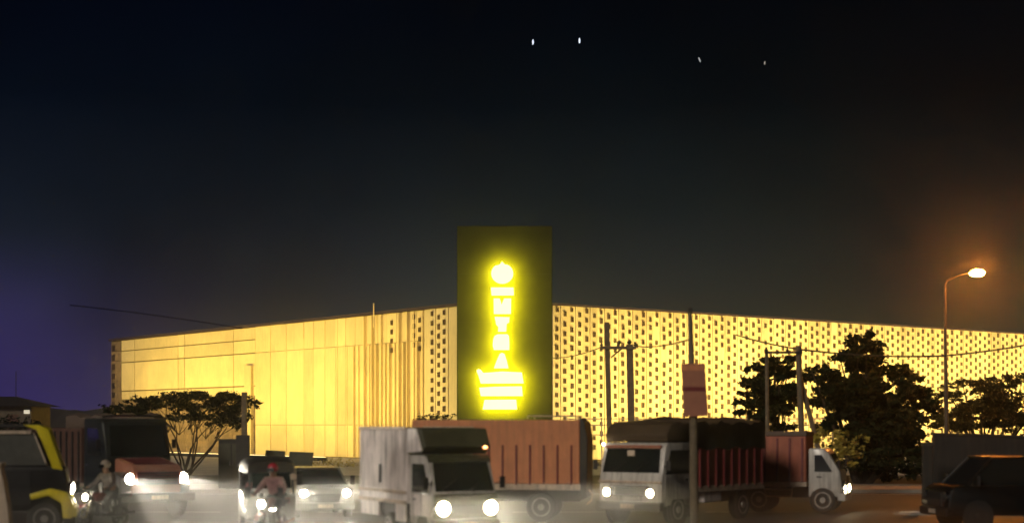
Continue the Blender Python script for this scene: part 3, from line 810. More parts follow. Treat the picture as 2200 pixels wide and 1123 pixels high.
# ------------------------------------------------------------------ vehicles (front along local -Y, origin on the ground at the front)
def cab(root, W, Lc, z0, H, zb, paint, rake=.3, glass=M_GLASS, lower=None, nose=.06, bumper=M_BLACK, bumper_h=.24, grille=M_BLACK, hl=None, roofpaint=None, door_m=None, mirrors=True, wide=.10):
    """cab-over cab: zb = windscreen base height, hl=(x, z, r, energy, mat)"""
    h = W / 2
    prof = [(0, z0), (-nose * .3, z0 + (zb - z0) * .5), (.02, zb), (rake, H - .10), (rake + .12, H), (Lc, H), (Lc, z0)]
    b = BM(); prism(b, prof, -h, h, 'x', .045)
    obj("cab_body", b, paint, root, smooth=True)
    # windscreen
    def fr(z): return .02 + (rake - .02) * (z - zb) / (H - .10 - zb)
    za, zc = zb + .06, H - .17
    b = BM(); slab(b, [(-h + wide, fr(za) - .004, za), (h - wide, fr(za) - .004, za), (h - wide - .05, fr(zc) - .004, zc), (-h + wide + .05, fr(zc) - .004, zc)], .014)
    ws = obj("windscreen", b, glass, root)
    for s in (-1, 1):
        b = BM(); tube(b, [(s * .35 - .25, fr(za) - .035, za + .02), (s * .35 + .18, fr(za + .28) - .035, za + .28)], .009, 5); obj("wiper", b, M_BLACK, ws)
    for s in (-1, 1):
        xo = s * (h + .002)
        y0, y1 = rake * .75 + .10, Lc - .18
        pts = [(xo, y0 - rake * .35, zb + .02), (xo, y1, zb + .02), (xo, y1, H - .2), (xo, y0 + .18, H - .2)]
        if s < 0: pts = pts[::-1]
        # door skin, then its window
        dp = [(xo, .16, z0 + .18), (xo, y1 + .08, z0 + .18), (xo, y1 + .08, zb - .03), (xo, .16, zb - .03)]
        if s < 0: dp = dp[::-1]
        b = BM(); slab(b, dp, .012); dr = obj("door", b, door_m or lower or paint, root)
        b = BM(); box(b, xo + s * .012 - .012, xo + s * .012 + .012, y1 - .22, y1 - .06, zb - .16, zb - .12); obj("handle", b, M_BLACK, dr)
        b = BM(); slab(b, pts, .012); obj("side_window", b, glass, root)
        if mirrors: mirror(root, s * (h - .01), .12, zb + .22, s)
    b = BM(); box(b, -h * .62, h * .62, -nose - .03, -nose * .3, z0 + (zb - z0) * .34, z0 + (zb - z0) * .66, .015)
    for k_ in range(4): box(b, -h * .6, h * .6, -nose - .045, -nose - .031, z0 + (zb - z0) * (.37 + .075 * k_), z0 + (zb - z0) * (.39 + .075 * k_), mi=1)
    obj("grille", b, [grille, M_CHROME], root)
    b = BM(); box(b, -h - .02, h + .02, -.14, .1, z0 - .12, z0 - .12 + bumper_h, .03); obj("bumper", b, bumper, root)
    b = BM(); box(b, -.22, .22, -.155, -.142, z0 - .06, z0 + .06, .004); obj("number_plate", b, M_CREAM, root)
    if hl:
        x_, z_, r_, e_, m_ = hl
        for s in (-1, 1): headlight(root, s * x_, -nose * .6 - .035, z_, r_, m_, e_)

def cargo(root, W, y0, y1, z0, z1, m, stakes=None, base=None, tarp=None, roof_round=False, mstake=M_DARK):
    h = W / 2
    b = BM(); box(b, -h, h, y0, y1, z0, z1, .03); obj("cargo_body", b, m, root)
    if stakes:
        n_, zs0, zs1 = stakes
        for s in (-1, 1):
            b = BM()
            for i in range(n_):
                y = y0 + .12 + (y1 - y0 - .24) * i / (n_ - 1)
                box(b, min(s * (h + .001), s * (h + .05)), max(s * (h + .001), s * (h + .05)), y - .028, y + .028, zs0, zs1)
            obj("stakes", b, mstake, root)
    if base:
        b = BM(); box(b, -h - .03, h + .03, y0 - .02, y1 + .02, z0 - base, z0 + .002, .01); obj("floor_rail", b, M_CREAM, root)
    if tarp:
        mt, zt, drop = tarp
        b = BM(); ny, nx = 18, 8; grid = []
        for j in range(ny + 1):
            row = []
            for i in range(nx + 1 + 2):
                y = y0 - .05 + (y1 - y0 + .1) * j / ny
                if i == 0: x_, zz = -h - .035, zt - drop + .05 * math.sin(j * 1.7)
                elif i == nx + 2: x_, zz = h + .035, zt - drop + .05 * math.sin(j * 1.3 + 1)
                else:
                    k_ = (i - 1) / nx; x_ = (-h - .03) + (2 * h + .06) * k_
                    zz = zt + .10 * math.sin(k_ * math.pi) + .045 * math.sin(j * 1.25) + .03 * math.sin(j * 2.9 + i)
                row.append(b.verts.new((x_, y, zz)))
            grid.append(row)
        for j in range(ny):
            for i in range(nx + 2): b.faces.new((grid[j][i], grid[j][i + 1], grid[j + 1][i + 1], grid[j + 1][i]))
        # front and back flaps
        for row, s in ((grid[0], -1), (grid[-1], 1)):
            lowr = [b.verts.new((v_.co.x, v_.co.y + s * .01, zt - drop)) for v_ in row]
            for i in range(nx + 2): b.faces.new((row[i], row[i + 1], lowr[i + 1], lowr[i]))
        o = obj("tarpaulin", b, mt, root, smooth=True, sharp=60)
        md = o.modifiers.new("thick", 'SOLIDIFY'); md.thickness = .012; md.offset = 0

def chassis(root, W, y0, y1, z0, z1):
    b = BM()
    for s in (-1, 1): box(b, s * W * .22 - .05, s * W * .22 + .05, y0, y1, z0, z1)
    for k_ in range(5): box(b, -W * .22 + .051, W * .22 - .051, y0 + (y1 - y0 - .1) * k_ / 4, y0 + (y1 - y0 - .1) * k_ / 4 + .08, z0 + .02, z1 - .02)
    obj("chassis", b, M_DARK, root)

def wheels(root, W, ys, r, w=.22, rim=M_RIM):
    for y in ys:
        for s in (-1, 1): wheel(root, s * (W / 2 - w / 2 - .02), y, r, w, s, rim)

def marker(root, x, y, z, m=M_AMBER, r=.035):
    b = BM(); ball(b, (0, 0, 0), r, 1.5, .8, 1, 2); obj("marker_lamp", b, m, root, (x, y, z), smooth=True)

# --- white box truck (nearest)
dA = 36.2
A = thing("box_truck", "small white box truck with ribbed sides and bright headlights, nearest of all", "truck", (X(1001, dA), dA - .35, 0), R(27))
cab(A, 1.60, 1.38, .42, 2.0, 1.12, M_WHITE2, .34, wide=.06, bumper=M_GREYCAR, hl=(.60, .80, .185, 650, M_HEADY), grille=M_DARK, door_m=M_WHITE)
h = .86
b = BM(); prism(b, [(-.045, .56), (-.05, .98), (-.03, 1.13), (.03, 1.13), (.03, .56)], -.79, .79, 'x', .02); obj("shade_front_panel", b, M_OLIVE, A)  # shade on the cab front, put in as a dark olive panel
b = BM(); prism(b, [(.30, 1.84), (.335, 1.93), (.47, 2.012), (.6, 2.012), (.5, 1.95), (.36, 1.83)], -.79, .79, 'x'); obj("shade_front_brow", b, M_OLIVE, A)  # dark olive here stands for shade above the windscreen
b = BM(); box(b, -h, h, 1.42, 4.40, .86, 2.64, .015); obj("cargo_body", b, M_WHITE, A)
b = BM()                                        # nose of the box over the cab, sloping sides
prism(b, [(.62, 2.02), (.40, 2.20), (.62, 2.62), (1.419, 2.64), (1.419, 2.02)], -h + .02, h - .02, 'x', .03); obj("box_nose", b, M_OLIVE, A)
for s in (-1, 1):
    b = BM()
    pts = [(s * (h - .015), .52, 2.1), (s * (h - .015), 1.40, 2.05), (s * (h - .015), 1.40, 2.62), (s * (h - .015), .85, 2.61)]
    if s < 0: pts = pts[::-1]
    slab(b, pts, .014); obj("nose_cheek", b, M_WHITE, A)
    b = BM()
    for k_ in range(20):
        y = 1.50 + k_ * .147
        box(b, min(s * (h + .001), s * (h + .028)), max(s * (h + .001), s * (h + .028)), y - .028, y + .028, 1.18, 2.58, .006)
    obj("ribs", b, M_WHITE, A)
    b = BM()
    box(b, min(s * (h + .001), s * (h + .045)), max(s * (h + .001), s * (h + .045)), 1.42, 4.40, 1.08, 1.15, .008)
    box(b, min(s * (h + .001), s * (h + .045)), max(s * (h + .001), s * (h + .045)), 1.42, 4.40, .84, .92, .008)
    box(b, min(s * (h + .001), s * (h + .04)), max(s * (h + .001), s * (h + .04)), 1.42, 4.40, 2.585, 2.66, .008)
    obj("side_rail", b, M_CREAM, A)
    b = BM(); box(b, min(s * (h - .05), s * h), max(s * (h - .05), s * h), 1.5, 2.1, .42, .838, .01); obj("side_skirt", b, M_WHITE, A); b = BM(); box(b, min(s * (h - .05), s * h), max(s * (h - .05), s * h), 3.15, 4.35, .5, .838, .01); obj("side_skirt", b, M_WHITE, A)
    b = BM(); box(b, min(s * (h + .029), s * (h + .034)), max(s * (h + .029), s * (h + .034)), 2.9, 3.06, 1.3, 1.75); obj("faded_sticker", b, M_WALLG, A)
    b = BM(); lathe(b, [(0, .34), (.02, .34)], (s * .79 if s > 0 else -.81, .62, .33), 'x', 24); obj("wheel_arch", b, M_BLACK, A)
b = BM(); box(b, .42, .62, .48, .56, 2.2, 2.27, .01); marker(A, .70, .40, 2.18); b.free()
wheels(A, 1.6, (.62, 2.75), .30, .18); chassis(A, 1.5, .2, 3.9, .45, .82)

# --- faded red truck, side on, heading left
dB = 44.0
B = thing("stake_truck", "long faded red truck seen side on behind the white box truck", "truck", (X(800, dB), dB + 1.2, 0), R(-97))
cab(B, 2.0, 1.15, .6, 2.35, 1.55, M_PINK, .25, hl=None)
cargo(B, 2.15, 1.25, 5.98, 1.06, 2.84, M_PINK, None, .17)
for s in (-1, 1):
    b = BM()
    for i in range(12):
        y = 1.51 + i * .385
        box(b, min(s * 1.076, s * 1.11), max(s * 1.076, s * 1.11), y - .022, y + .022, 1.03, 2.14)
    obj("stakes", b, M_MAROON, B)
    for y in (3.61, 4.61, 5.16):
        b = BM(); box(b, min(s * 1.106, s * 1.125), max(s * 1.106, s * 1.125), y, y + .42, .92, 1.05, .01); obj("side_step", b, M_CREAM, B)
b = BM(); prism(b, [(5.981, .62), (6.18, .68), (6.20, 2.3), (6.12, 2.78), (5.981, 2.90)], -1.1, 1.1, 'x', .03); obj("tailgate", b, M_DARK, B)
b = BM()
for s in (-1, 1): tube(b, [(s * .9, 4.51, 2.87), (s * .9, 4.51, 2.95), (s * .9, 5.91, 2.95), (s * .9, 5.91, 2.87)], .02, 6)
for k_ in range(5): tube(b, [(-.9, 4.51 + k_ * .35, 2.95), (.9, 4.51 + k_ * .35, 2.95)], .016, 6)
obj("roof_rack", b, M_CREAM, B)
b = BM(); tube(b, [(1.0, 6.18, .50), (1.02, 6.31, .62), (1.02, 6.33, .78), (1.0, 6.24, .9)], .025, 6); obj("tail_hook", b, M_CREAM, B)
wheels(B, 2.1, (.75, 4.9), .42, .26); chassis(B, 2.0, .3, 5.95, .55, .88)

# --- white cab truck under a brown tarpaulin, facing left of the camera
dC = 42.5
C_ = thing("tarpaulin_truck", "white fronted truck with brown tarpaulin load, behind the sign pole", "truck", (X(1352, dC), dC - .3, 0), R(-38))
cab(C_, 2.02, 1.55, .52, 2.22, 1.36, M_WHITE2, .20, bumper=M_GREYCAR, hl=(.70, .88, .12, 700, M_HEADY), grille=M_DARK)
b = BM(); box(b, -.9, .9, .12, .2, 2.07, 2.16, .01); obj("roof_visor", b, M_SIGNRED, C_)
b = BM(); box(b, -.16, .08, .10, .12, 1.86, 2.02, .01); obj("windscreen_ornament", b, M_CREAM, C_)
b = BM(); box(b, -1.0, 1.0, -.062, -.03, 1.14, 1.20, .008); obj("front_trim", b, M_CREAM, C_)
cargo(C_, 2.2, 1.65, 5.35, 1.02, 2.55, M_RED, (9, .98, 2.03), .16, (M_TARP, 2.76, .72), mstake=M_MAROON)
b = BM()
prism(b, [(.30, 2.24), (.26, 2.45), (.5, 2.72), (.9, 2.80), (1.2, 2.74), (1.59, 2.78), (1.59, 2.24)], -1.0, 1.0, 'x', .05); obj("roof_load", b, M_TARP, C_, smooth=True)
for s in (-1, 1):
    b = BM(); box(b, s * .92 - .16, s * .92 + .16, 2.05, 3.0, .56, .84, .04); obj("fuel_tank", b, M_WHITE, C_)
    b = BM(); lathe(b, [(-.02, .52), (.02, .52)], (s * .985, .8, .44), 'x', 24); obj("wheel_arch", b, M_BLACK, C_)
marker(C_, -.95, .12, 2.17, M_HEAD, .025)
wheels(C_, 2.08, (.8, 4.3), .42, .26); chassis(C_, 2.0, .3, 5.3, .5, .84)

# --- red mini truck heading right, behind
dD = 49.0
D_ = thing("mini_truck", "small red bodied truck with white cab, between tarpaulin truck and shrub", "truck", (X(1806, dD), dD - .5, 0), R(72))
cab(D_, 1.7, .98, .5, 1.98, 1.25, M_WHITE2, .40, hl=(.62, .74, .13, 700, M_HEADY), bumper=M_WHITE2)
cargo(D_, 1.8, 1.05, 3.2, .95, 2.35, M_RED, (6, .95, 2.3), .14, mstake=M_MAROON)
b = BM(); box(b, -.92, .92, 1.03, 3.22, 2.352, 2.50, .03); obj("load_cover", b, M_TAN, D_)
wheels(D_, 1.8, (.55, 2.5), .40, .22); chassis(D_, 1.6, .2, 3.2, .45, .8)
for s in (-1, 1):
    b = BM(); tube(b, [(s * .86, 1.45, .92), (s * .86, 1.5, .5), (s * .86, 2.25, .5), (s * .86, 2.4, .92)], .03, 6); tube(b, [(s * .86, 1.5, .72), (s * .86, 2.3, .72)], .025, 6); obj("side_guard", b, M_CREAM, D_)

# --- bonneted dark lorry at left
dE = 46.0
E = thing("bonneted_lorry", "dark cabbed lorry with faded red bonnet, before the umbrella tree", "truck", (X(352, dE), dE - .8, 0), R(38))
b = BM(); prism(b, [(1.25, .7), (1.22, 1.72), (1.55, 2.78), (1.75, 2.88), (2.9, 2.9), (2.95, .7)], -1.02, 1.02, 'x', .06); obj("cab_body", b, M_DGREEN, E, smooth=True)
b = BM(); slab(b, [(-.9, 1.235, 1.80), (.9, 1.235, 1.80), (.82, 1.515, 2.68), (-.82, 1.515, 2.68)], .02); obj("windscreen", b, M_GLASS, E)
for s in (-1, 1):
    pts = [(s * 1.022, 1.62, 1.8), (s * 1.022, 2.6, 1.8), (s * 1.022, 2.6, 2.6), (s * 1.022, 1.86, 2.6)]
    b = BM(); slab(b, pts if s > 0 else pts[::-1], .012); obj("side_window", b, M_GLASS, E)
    pts = [(s * 1.022, 1.55, .85), (s * 1.022, 2.75, .85), (s * 1.022, 2.75, 1.72), (s * 1.022, 1.55, 1.72)]
    b = BM(); slab(b, pts if s > 0 else pts[::-1], .012); dr = obj("door", b, M_DGREEN, E)
    b = BM(); box(b, s * 1.045 - .012, s * 1.045 + .012, 2.5, 2.68, 1.5, 1.54); obj("handle", b, M_CHROME, dr)
    mirror(E, s * 1.02, 1.5, 2.1, s)
    b = BM(); prism(b, [(.18, .68), (.10, .95), (.22, 1.22), (.6, 1.36), (1.05, 1.2), (1.22, .75), (1.05, .68), (.92, .95), (.6, 1.08), (.36, .95), (.32, .68)], s * .70 if s > 0 else -1.08, 1.08 if s > 0 else s * .70, 'x', .03); obj("mudguard", b, M_GREYCAR, E, smooth=True)
    headlight(E, s * .82, .08, 1.16, .17, None, 1500)
b = BM(); prism(b, [(.05, .72), (.0, 1.35), (.10, 1.55), (1.26, 1.74), (1.26, .72)], -.78, .78, 'x', .08); obj("bonnet", b, M_SIGNRED, E, smooth=True)
b = BM(); slab(b, [(-.66, -.012, .98), (.66, -.012, .98), (.66, -.018, 1.36), (-.66, -.018, 1.36)], .03)
for k_ in range(5): box(b, -.62, .62, -.06, -.045, 1.0 + k_ * .075, 1.03 + k_ * .075, mi=1)
obj("grille", b, [M_MAROON, M_DARK], E)
b = BM(); slab(b, [(-.62, .14, 1.565), (.62, .14, 1.565), (.62, 1.2, 1.735), (-.62, 1.2, 1.735)], .008); obj("bonnet_panel", b, M_MAROON, E)
b = BM(); box(b, -1.12, 1.12, -.16, -.02, .5, .74, .03); obj("bumper", b, M_GREYCAR, E)
b = BM(); box(b, -.26, .26, -.175, -.162, .56, .68, .004); obj("number_plate", b, M_CREAM, E)
b = BM(); tube(b, [(-.95, 1.72, 2.93), (-.5, 1.66, 2.97), (.5, 1.66, 2.97), (.95, 1.72, 2.93)], .035, 6); obj("roof_bar", b, M_CHROME, E)
cargo(E, 2.1, 3.05, 5.6, .95, 2.6, M_BROWN, (6, .95, 2.5), .14)
wheels(E, 2.15, (.66, 4.6), .46, .26); chassis(E, 2.0, .1, 5.6, .55, .82)

# --- long brown lorry far left, side on
dF = 58.0
F_ = thing("covered_lorry", "brown sided lorry with tan cover, far behind the motorcycle", "truck", (X(38, dF), dF + 1.3, 0), R(-88))
cab(F_, 2.2, 1.6, .6, 2.6, 1.6, M_BROWN, .2)
cargo(F_, 2.3, 1.75, 4.9, 1.1, 2.75, M_BROWN, (8, 1.1, 2.3), .14, (M_TAN, 3.0, .65))
wheels(F_, 2.2, (.85, 4.0), .46, .28); chassis(F_, 2.0, .3, 4.8, .55, .9)

# --- cars
def car(root, W, L, H, hood, paint, energy, hl_x, hl_z, hm=None, belt=.95, ws0=1.1, ws1=1.85, roof_end=None, z0=.28, wr=.31, hl=True, rim=M_RIM):
    h = W / 2; re = roof_end or L - .9
    b = BM()
    prism(b, [(.03, z0), (-.02, z0 + .25), (.05, hood - .12), (.18, hood), (ws0, belt), (L - .3, belt + .02), (L - .03, belt - .1), (L, z0 + .2), (L - .05, z0)], -h, h, 'x', .05)
    obj("car_body", b, paint, root, smooth=True)
    b = BM()
    A0 = [(-h + .05, ws0 - .02, belt - .02), (h - .05, ws0 - .02, belt - .02), (h - .05, L - .35, belt - .02), (-h + .05, L - .35, belt - .02)]
    A1 = [(-h + .2, ws1, H - .03), (h - .2, ws1, H - .03), (h - .2, re, H - .03), (-h + .2, re, H - .03)]
    v0 = [b.verts.new(p) for p in A0]; v1 = [b.verts.new(p) for p in A1]
    b.faces.new(v0[::-1]); b.faces.new(v1)
    for i in range(4): b.faces.new((v0[i], v0[(i + 1) % 4], v1[(i + 1) % 4], v1[i]))
    obj("window", b, M_GLASS, root)
    b = BM(); box(b, -h + .18, h - .18, ws1 - .04, re + .06, H - .032, H + .015, .03); obj("roof", b, paint, root)
    ym = (ws1 + re) / 2
    for s in (-1, 1):
        for ya, yb, r_ in ((ws0 - .02, ws1, .035), (L - .36, re, .04), (ym, ym, .03)):
            b = BM(); tube(b, [(s * (h - .05), ya, belt), (s * (h - .19), yb, H - .02)], r_, 6); obj("pillar", b, paint, root)
    b = BM(); box(b, -h * .55, h * .55, -.045, .02, z0 + .22, hood - .16, .015)
    for k_ in range(3): box(b, -h * .52, h * .52, -.058, -.046, z0 + .25 + .06 * k_, z0 + .27 + .06 * k_, mi=1)
    obj("grille", b, [M_BLACK, M_CHROME], root)
    b = BM(); box(b, -h - .01, h + .01, -.09, .12, z0 - .02, z0 + .2, .04); obj("bumper", b, paint, root)
    b = BM(); box(b, -.22, .22, -.105, -.092, z0 + .04, z0 + .15, .004); obj("number_plate", b, M_CREAM, root)
    for s in (-1, 1):
        if hl: headlight(root, s * hl_x, -.0, hl_z, .115, hm, energy)
        mirror(root, s * (h - .04), ws0 + .25, belt + .08, s)
        b = BM(); lathe(b, [(-.012, wr + .05), (.012, wr + .05)], (s * h, .78, wr), 'x', 24); obj("wheel_arch", b, M_BLACK, root)
    wheels(root, W + .06, (.78, L - .8), wr, .2, rim)

G_ = thing("sedan_car", "grey car with bright headlights between auto rickshaw and white truck", "car", (X(703, 45.5), 45.0, 0), R(14))
car(G_, 1.66, 4.1, 1.42, .88, M_GREYCAR, 140, .62, .74)
K_ = thing("parked_car", "black parked car with rounded roof at the lower right corner", "car", (X(2010, 41), 41.0, 0), R(-84))
car(K_, 1.85, 4.6, 1.86, 1.12, M_DKGREY, 0, .7, .85, belt=1.15, ws0=.55, ws1=1.2, roof_end=4.1, z0=.36, wr=.36, hl=True, hm=M_DARK, rim=M_DARK)

# --- yellow truck cut off by the left edge, heading right
dJ = 38.5
J = thing("yellow_truck", "yellow and black truck cab cut off by the left edge", "truck", (X(138, dJ), dJ + .6, 0), R(104))
W, h = 1.9, .95
b = BM(); prism(b, [(.10, .62), (.02, 1.05), (.10, 1.62), (.30, 1.70), (3.2, 1.70), (3.2, .62)], -h, h, 'x', .06); obj("lower_body", b, M_BLACK, J, smooth=True)
for s in (-1, 1):
    b = BM()
    pts = [(.16, 1.60), (.40, 1.60), (.78, 2.58), (1.10, 2.70), (.72, 2.70), (.50, 2.60)]
    prism(b, pts, s * h if s > 0 else -h, (h - .14) if s > 0 else -h + .14, 'x', .02); obj("pillar", b, M_YELLOW, J, smooth=True)
    b = BM(); tube(b, [(s * (h + .01), .52, 1.72), (s * (h + .10), .56, 1.80), (s * (h + .10), .80, 2.42), (s * (h + .01), .84, 2.50)], .022, 8); obj("grab_handle", b, M_CREAM, J, smooth=True)
    pts = [(s * (h - .05), .55, 1.72), (s * (h - .05), 1.9, 1.72), (s * (h - .05), 1.9, 2.5), (s * (h - .05), .86, 2.5)]
    b = BM(); slab(b, pts if s > 0 else pts[::-1], .012); obj("side_window", b, M_PALEGL, J)
    b = BM(); box(b, s * (h + .002) - .01, s * (h + .002) + .012, .9, 1.8, .75, 1.6, .008); dr = obj("door", b, M_BLACK, J)
    b = BM(); box(b, s * (h + .03) - .015, s * (h + .03) + .015, 1.55, 1.75, 1.45, 1.5); obj("handle", b, M_CHROME, dr)
    b = BM(); prism(b, [(-.06, .42), (-.10, .72), (.05, 1.06), (.45, 1.16), (.95, 1.02), (.9, .88), (.5, .98), (.2, .8), (.16, .42)], (h - .3) if s > 0 else -h - .04, h + .04 if s > 0 else -h + .3, 'x', .03); obj("mudguard", b, M_YELLOW, J, smooth=True)
    b = BM(); box(b, s * (h - .12) - .12, s * (h - .12) + .16, .3, .8, .40, .47, .01); obj("step", b, M_CREAM, J)
    b = BM(); box(b, s * (h - .02) - .03, s * (h - .02) + .03, .9, 2.0, 2.48, 2.56, .01); obj("window_rail", b, M_CREAM, J)
b = BM(); slab(b, [(-h + .15, .27, 1.70), (h - .15, .27, 1.70), (h - .15, .62, 2.56), (-h + .15, .62, 2.56)], .015); obj("windscreen", b, M_PALEGL, J)
b = BM(); box(b, -h + .02, h - .02, .70, 3.2, 2.62, 2.72, .04); obj("roof", b, M_DARK, J)
b = BM(); box(b, -h + .04, h - .04, 1.95, 3.15, 1.701, 2.619, .02); obj("rear_cabin", b, M_GREYCAR, J)
b = BM(); box(b, -h, h, -.16, .02, .45, .68, .03); obj("bumper", b, M_YELLOW, J)
for s in (-1, 1): headlight(J, s * .66, .0, 1.12, .13, None, 150)
wheels(J, 1.95, (.6, 2.6), .42, .26)
po = thing("stone_post", "pale stone post at the bottom of the left edge", "post", (X(2, 34), 34.0, 0))
b = BM(); prism(b, [(-.26, 0), (.27, 0), (.20, .9), (.10, 1.5), (.02, 1.82), (-.26, 1.82)], -.14, .14, 'y', .03); obj("shaft", b, M_CREAM, po)
b = BM(); box(b, -.30, .06, -.17, .17, 1.821, 1.88, .015); obj("cap", b, M_CREAM, po)

# --- auto rickshaw
dH = 39.3
H_ = thing("auto_rickshaw", "three wheeled auto rickshaw with dark rounded hood behind the red helmeted rider", "auto rickshaw", (X(596, dH), dH - .5, 0), R(16))
b = BM()                                         # lower tub
prism(b, [(.55, .34), (.55, .95), (.75, .98), (.80, .55), (1.35, .52), (1.45, .95), (2.45, 1.02), (2.6, .45), (2.5, .34)], -.62, .62, 'x', .05); obj("tub", b, M_GREYCAR, H_, smooth=True)
b = BM()                                         # narrowing front cowl
ring = []
for z_, w, y0, y1 in ((.40, .18, .18, .52), (.60, .26, .08, .54), (.85, .34, .10, .56), (1.02, .44, .22, .58), (1.10, .50, .34, .60)):
    ring.append([b.verts.new(p) for p in ((-w, y1, z_), (-w * .8, (y0 + y1) / 2 - .06, z_), (-w * .35, y0, z_), (w * .35, y0, z_), (w * .8, (y0 + y1) / 2 - .06, z_), (w, y1, z_))])
for i in range(4):
    for k_ in range(6): b.faces.new((ring[i][k_], ring[i][(k_ + 1) % 6], ring[i + 1][(k_ + 1) % 6], ring[i + 1][k_]))
b.faces.new(ring[0][::-1]); b.faces.new(ring[-1]); obj("cowl", b, M_WHITE2, H_, smooth=True, sharp=70)
headlight(H_, 0, .07, .80, .13, None, 170, size=90)
for s in (-1, 1): headlight(H_, s * .30, .28, .96, .05, M_PALEGL, 0)
b = BM(); slab(b, [(-.5, .52, 1.11), (.5, .52, 1.11), (.46, .70, 1.62), (-.46, .70, 1.62)], .012); obj("windscreen", b, M_GLASS, H_)
b = BM()
for s in (-1, 1): tube(b, [(s * .56, .56, .95), (s * .54, .60, 1.2), (s * .50, .76, 1.66)], .028, 8)
tube(b, [(-.5, .76, 1.66), (.5, .76, 1.66)], .028, 8)
for s in (-1, 1): tube(b, [(s * .60, 1.45, .98), (s * .58, 1.45, 1.62)], .025, 8)
obj("frame", b, M_BLACK, H_, smooth=True)
b = BM(); secs = []
for y, sc_, zt in ((.62, .94, 1.78), (.80, 1.0, 1.86), (1.5, 1.02, 1.90), (2.2, 1.0, 1.86), (2.55, .92, 1.70)):
    row = []
    for k_ in range(13):
        t_ = math.pi * k_ / 12
        cx_ = math.copysign(abs(math.cos(t_)) ** .45, math.cos(t_)); sz_ = abs(math.sin(t_)) ** .5
        row.append(b.verts.new((cx_ * .62 * sc_, y, 1.50 + (zt - 1.50) * sz_)))
    secs.append(row)
for i in range(4):
    for k_ in range(12): b.faces.new((secs[i][k_], secs[i][k_ + 1], secs[i + 1][k_ + 1], secs[i + 1][k_]))
b.faces.new(secs[0]); b.faces.new(secs[-1][::-1]); obj("hood", b, M_BLACK, H_, smooth=True, sharp=60)
b = BM(); slab(b, [(-.60, 2.50, 1.0), (-.60, 2.50, 1.52), (.60, 2.50, 1.52), (.60, 2.50, 1.0)], .02); obj("rear_curtain", b, M_BLACK, H_)
b = BM(); box(b, .50, .64, .62, 1.0, .98, 1.46, .02); obj("side_panel", b, M_CREAM, H_)
b = BM(); box(b, -.5, .5, 1.7, 2.3, .60, .75, .05); box(b, -.5, .5, 2.2, 2.35, .75, 1.2, .05); obj("seat", b, M_MAROON, H_)
b = BM(); prism(b, [(-.06, .46), (-.02, .58), (.2, .66), (.45, .58), (.5, .46), (.42, .5), (.2, .58), (.02, .5)], -.09, .09, 'x', .015); obj("mudguard", b, M_WHITE2, H_)
wheel(H_, 0, .22, .23, .11, 1)
for s in (-1, 1): wheel(H_, s * .56, 2.2, .24, .12, s)
for s in (-1, 1): mirror(H_, s * .52, .62, 1.28, s)
b = BM(); box(b, -.5, .5, -.12, -.08, .30, .36, .01); tube(b, [(-.3, -.1, .33), (-.3, .5, .4)], .018, 6); tube(b, [(.3, -.1, .33), (.3, .5, .4)], .018, 6); obj("bumper", b, M_CHROME, H_)

# --- motorcycles with their riders
def skinmesh(name, m, parent, nodes, edges, sub=2):
    me = bpy.data.meshes.new(name)
    me.from_pydata([n_[0] for n_ in nodes], edges, [])
    o = bpy.data.objects.new(name, me); COL.objects.link(o); o.parent = parent
    md = o.modifiers.new("skin", 'SKIN'); md.use_smooth_shade = True
    if not me.skin_vertices: me.skin_vertices.new(name="")
    for v_, n_ in zip(me.skin_vertices[0].data, nodes): v_.radius = (n_[1], n_[1] if len(n_) < 3 else n_[2])
    me.skin_vertices[0].data[0].use_root = True
    s_m = o.modifiers.new("sub", 'SUBSURF'); s_m.levels = s_m.render_levels = sub
    me.materials.append(m)
    return o
M_REDCLOTH = mat("jacket_dusty_pink", (0.30, 0.17, 0.16), 0.85, var=0.35, scale=8)
M_REDHELM = mat("helmet_red", (0.42, 0.03, 0.05), 0.25, var=0.3, coat=0.6)
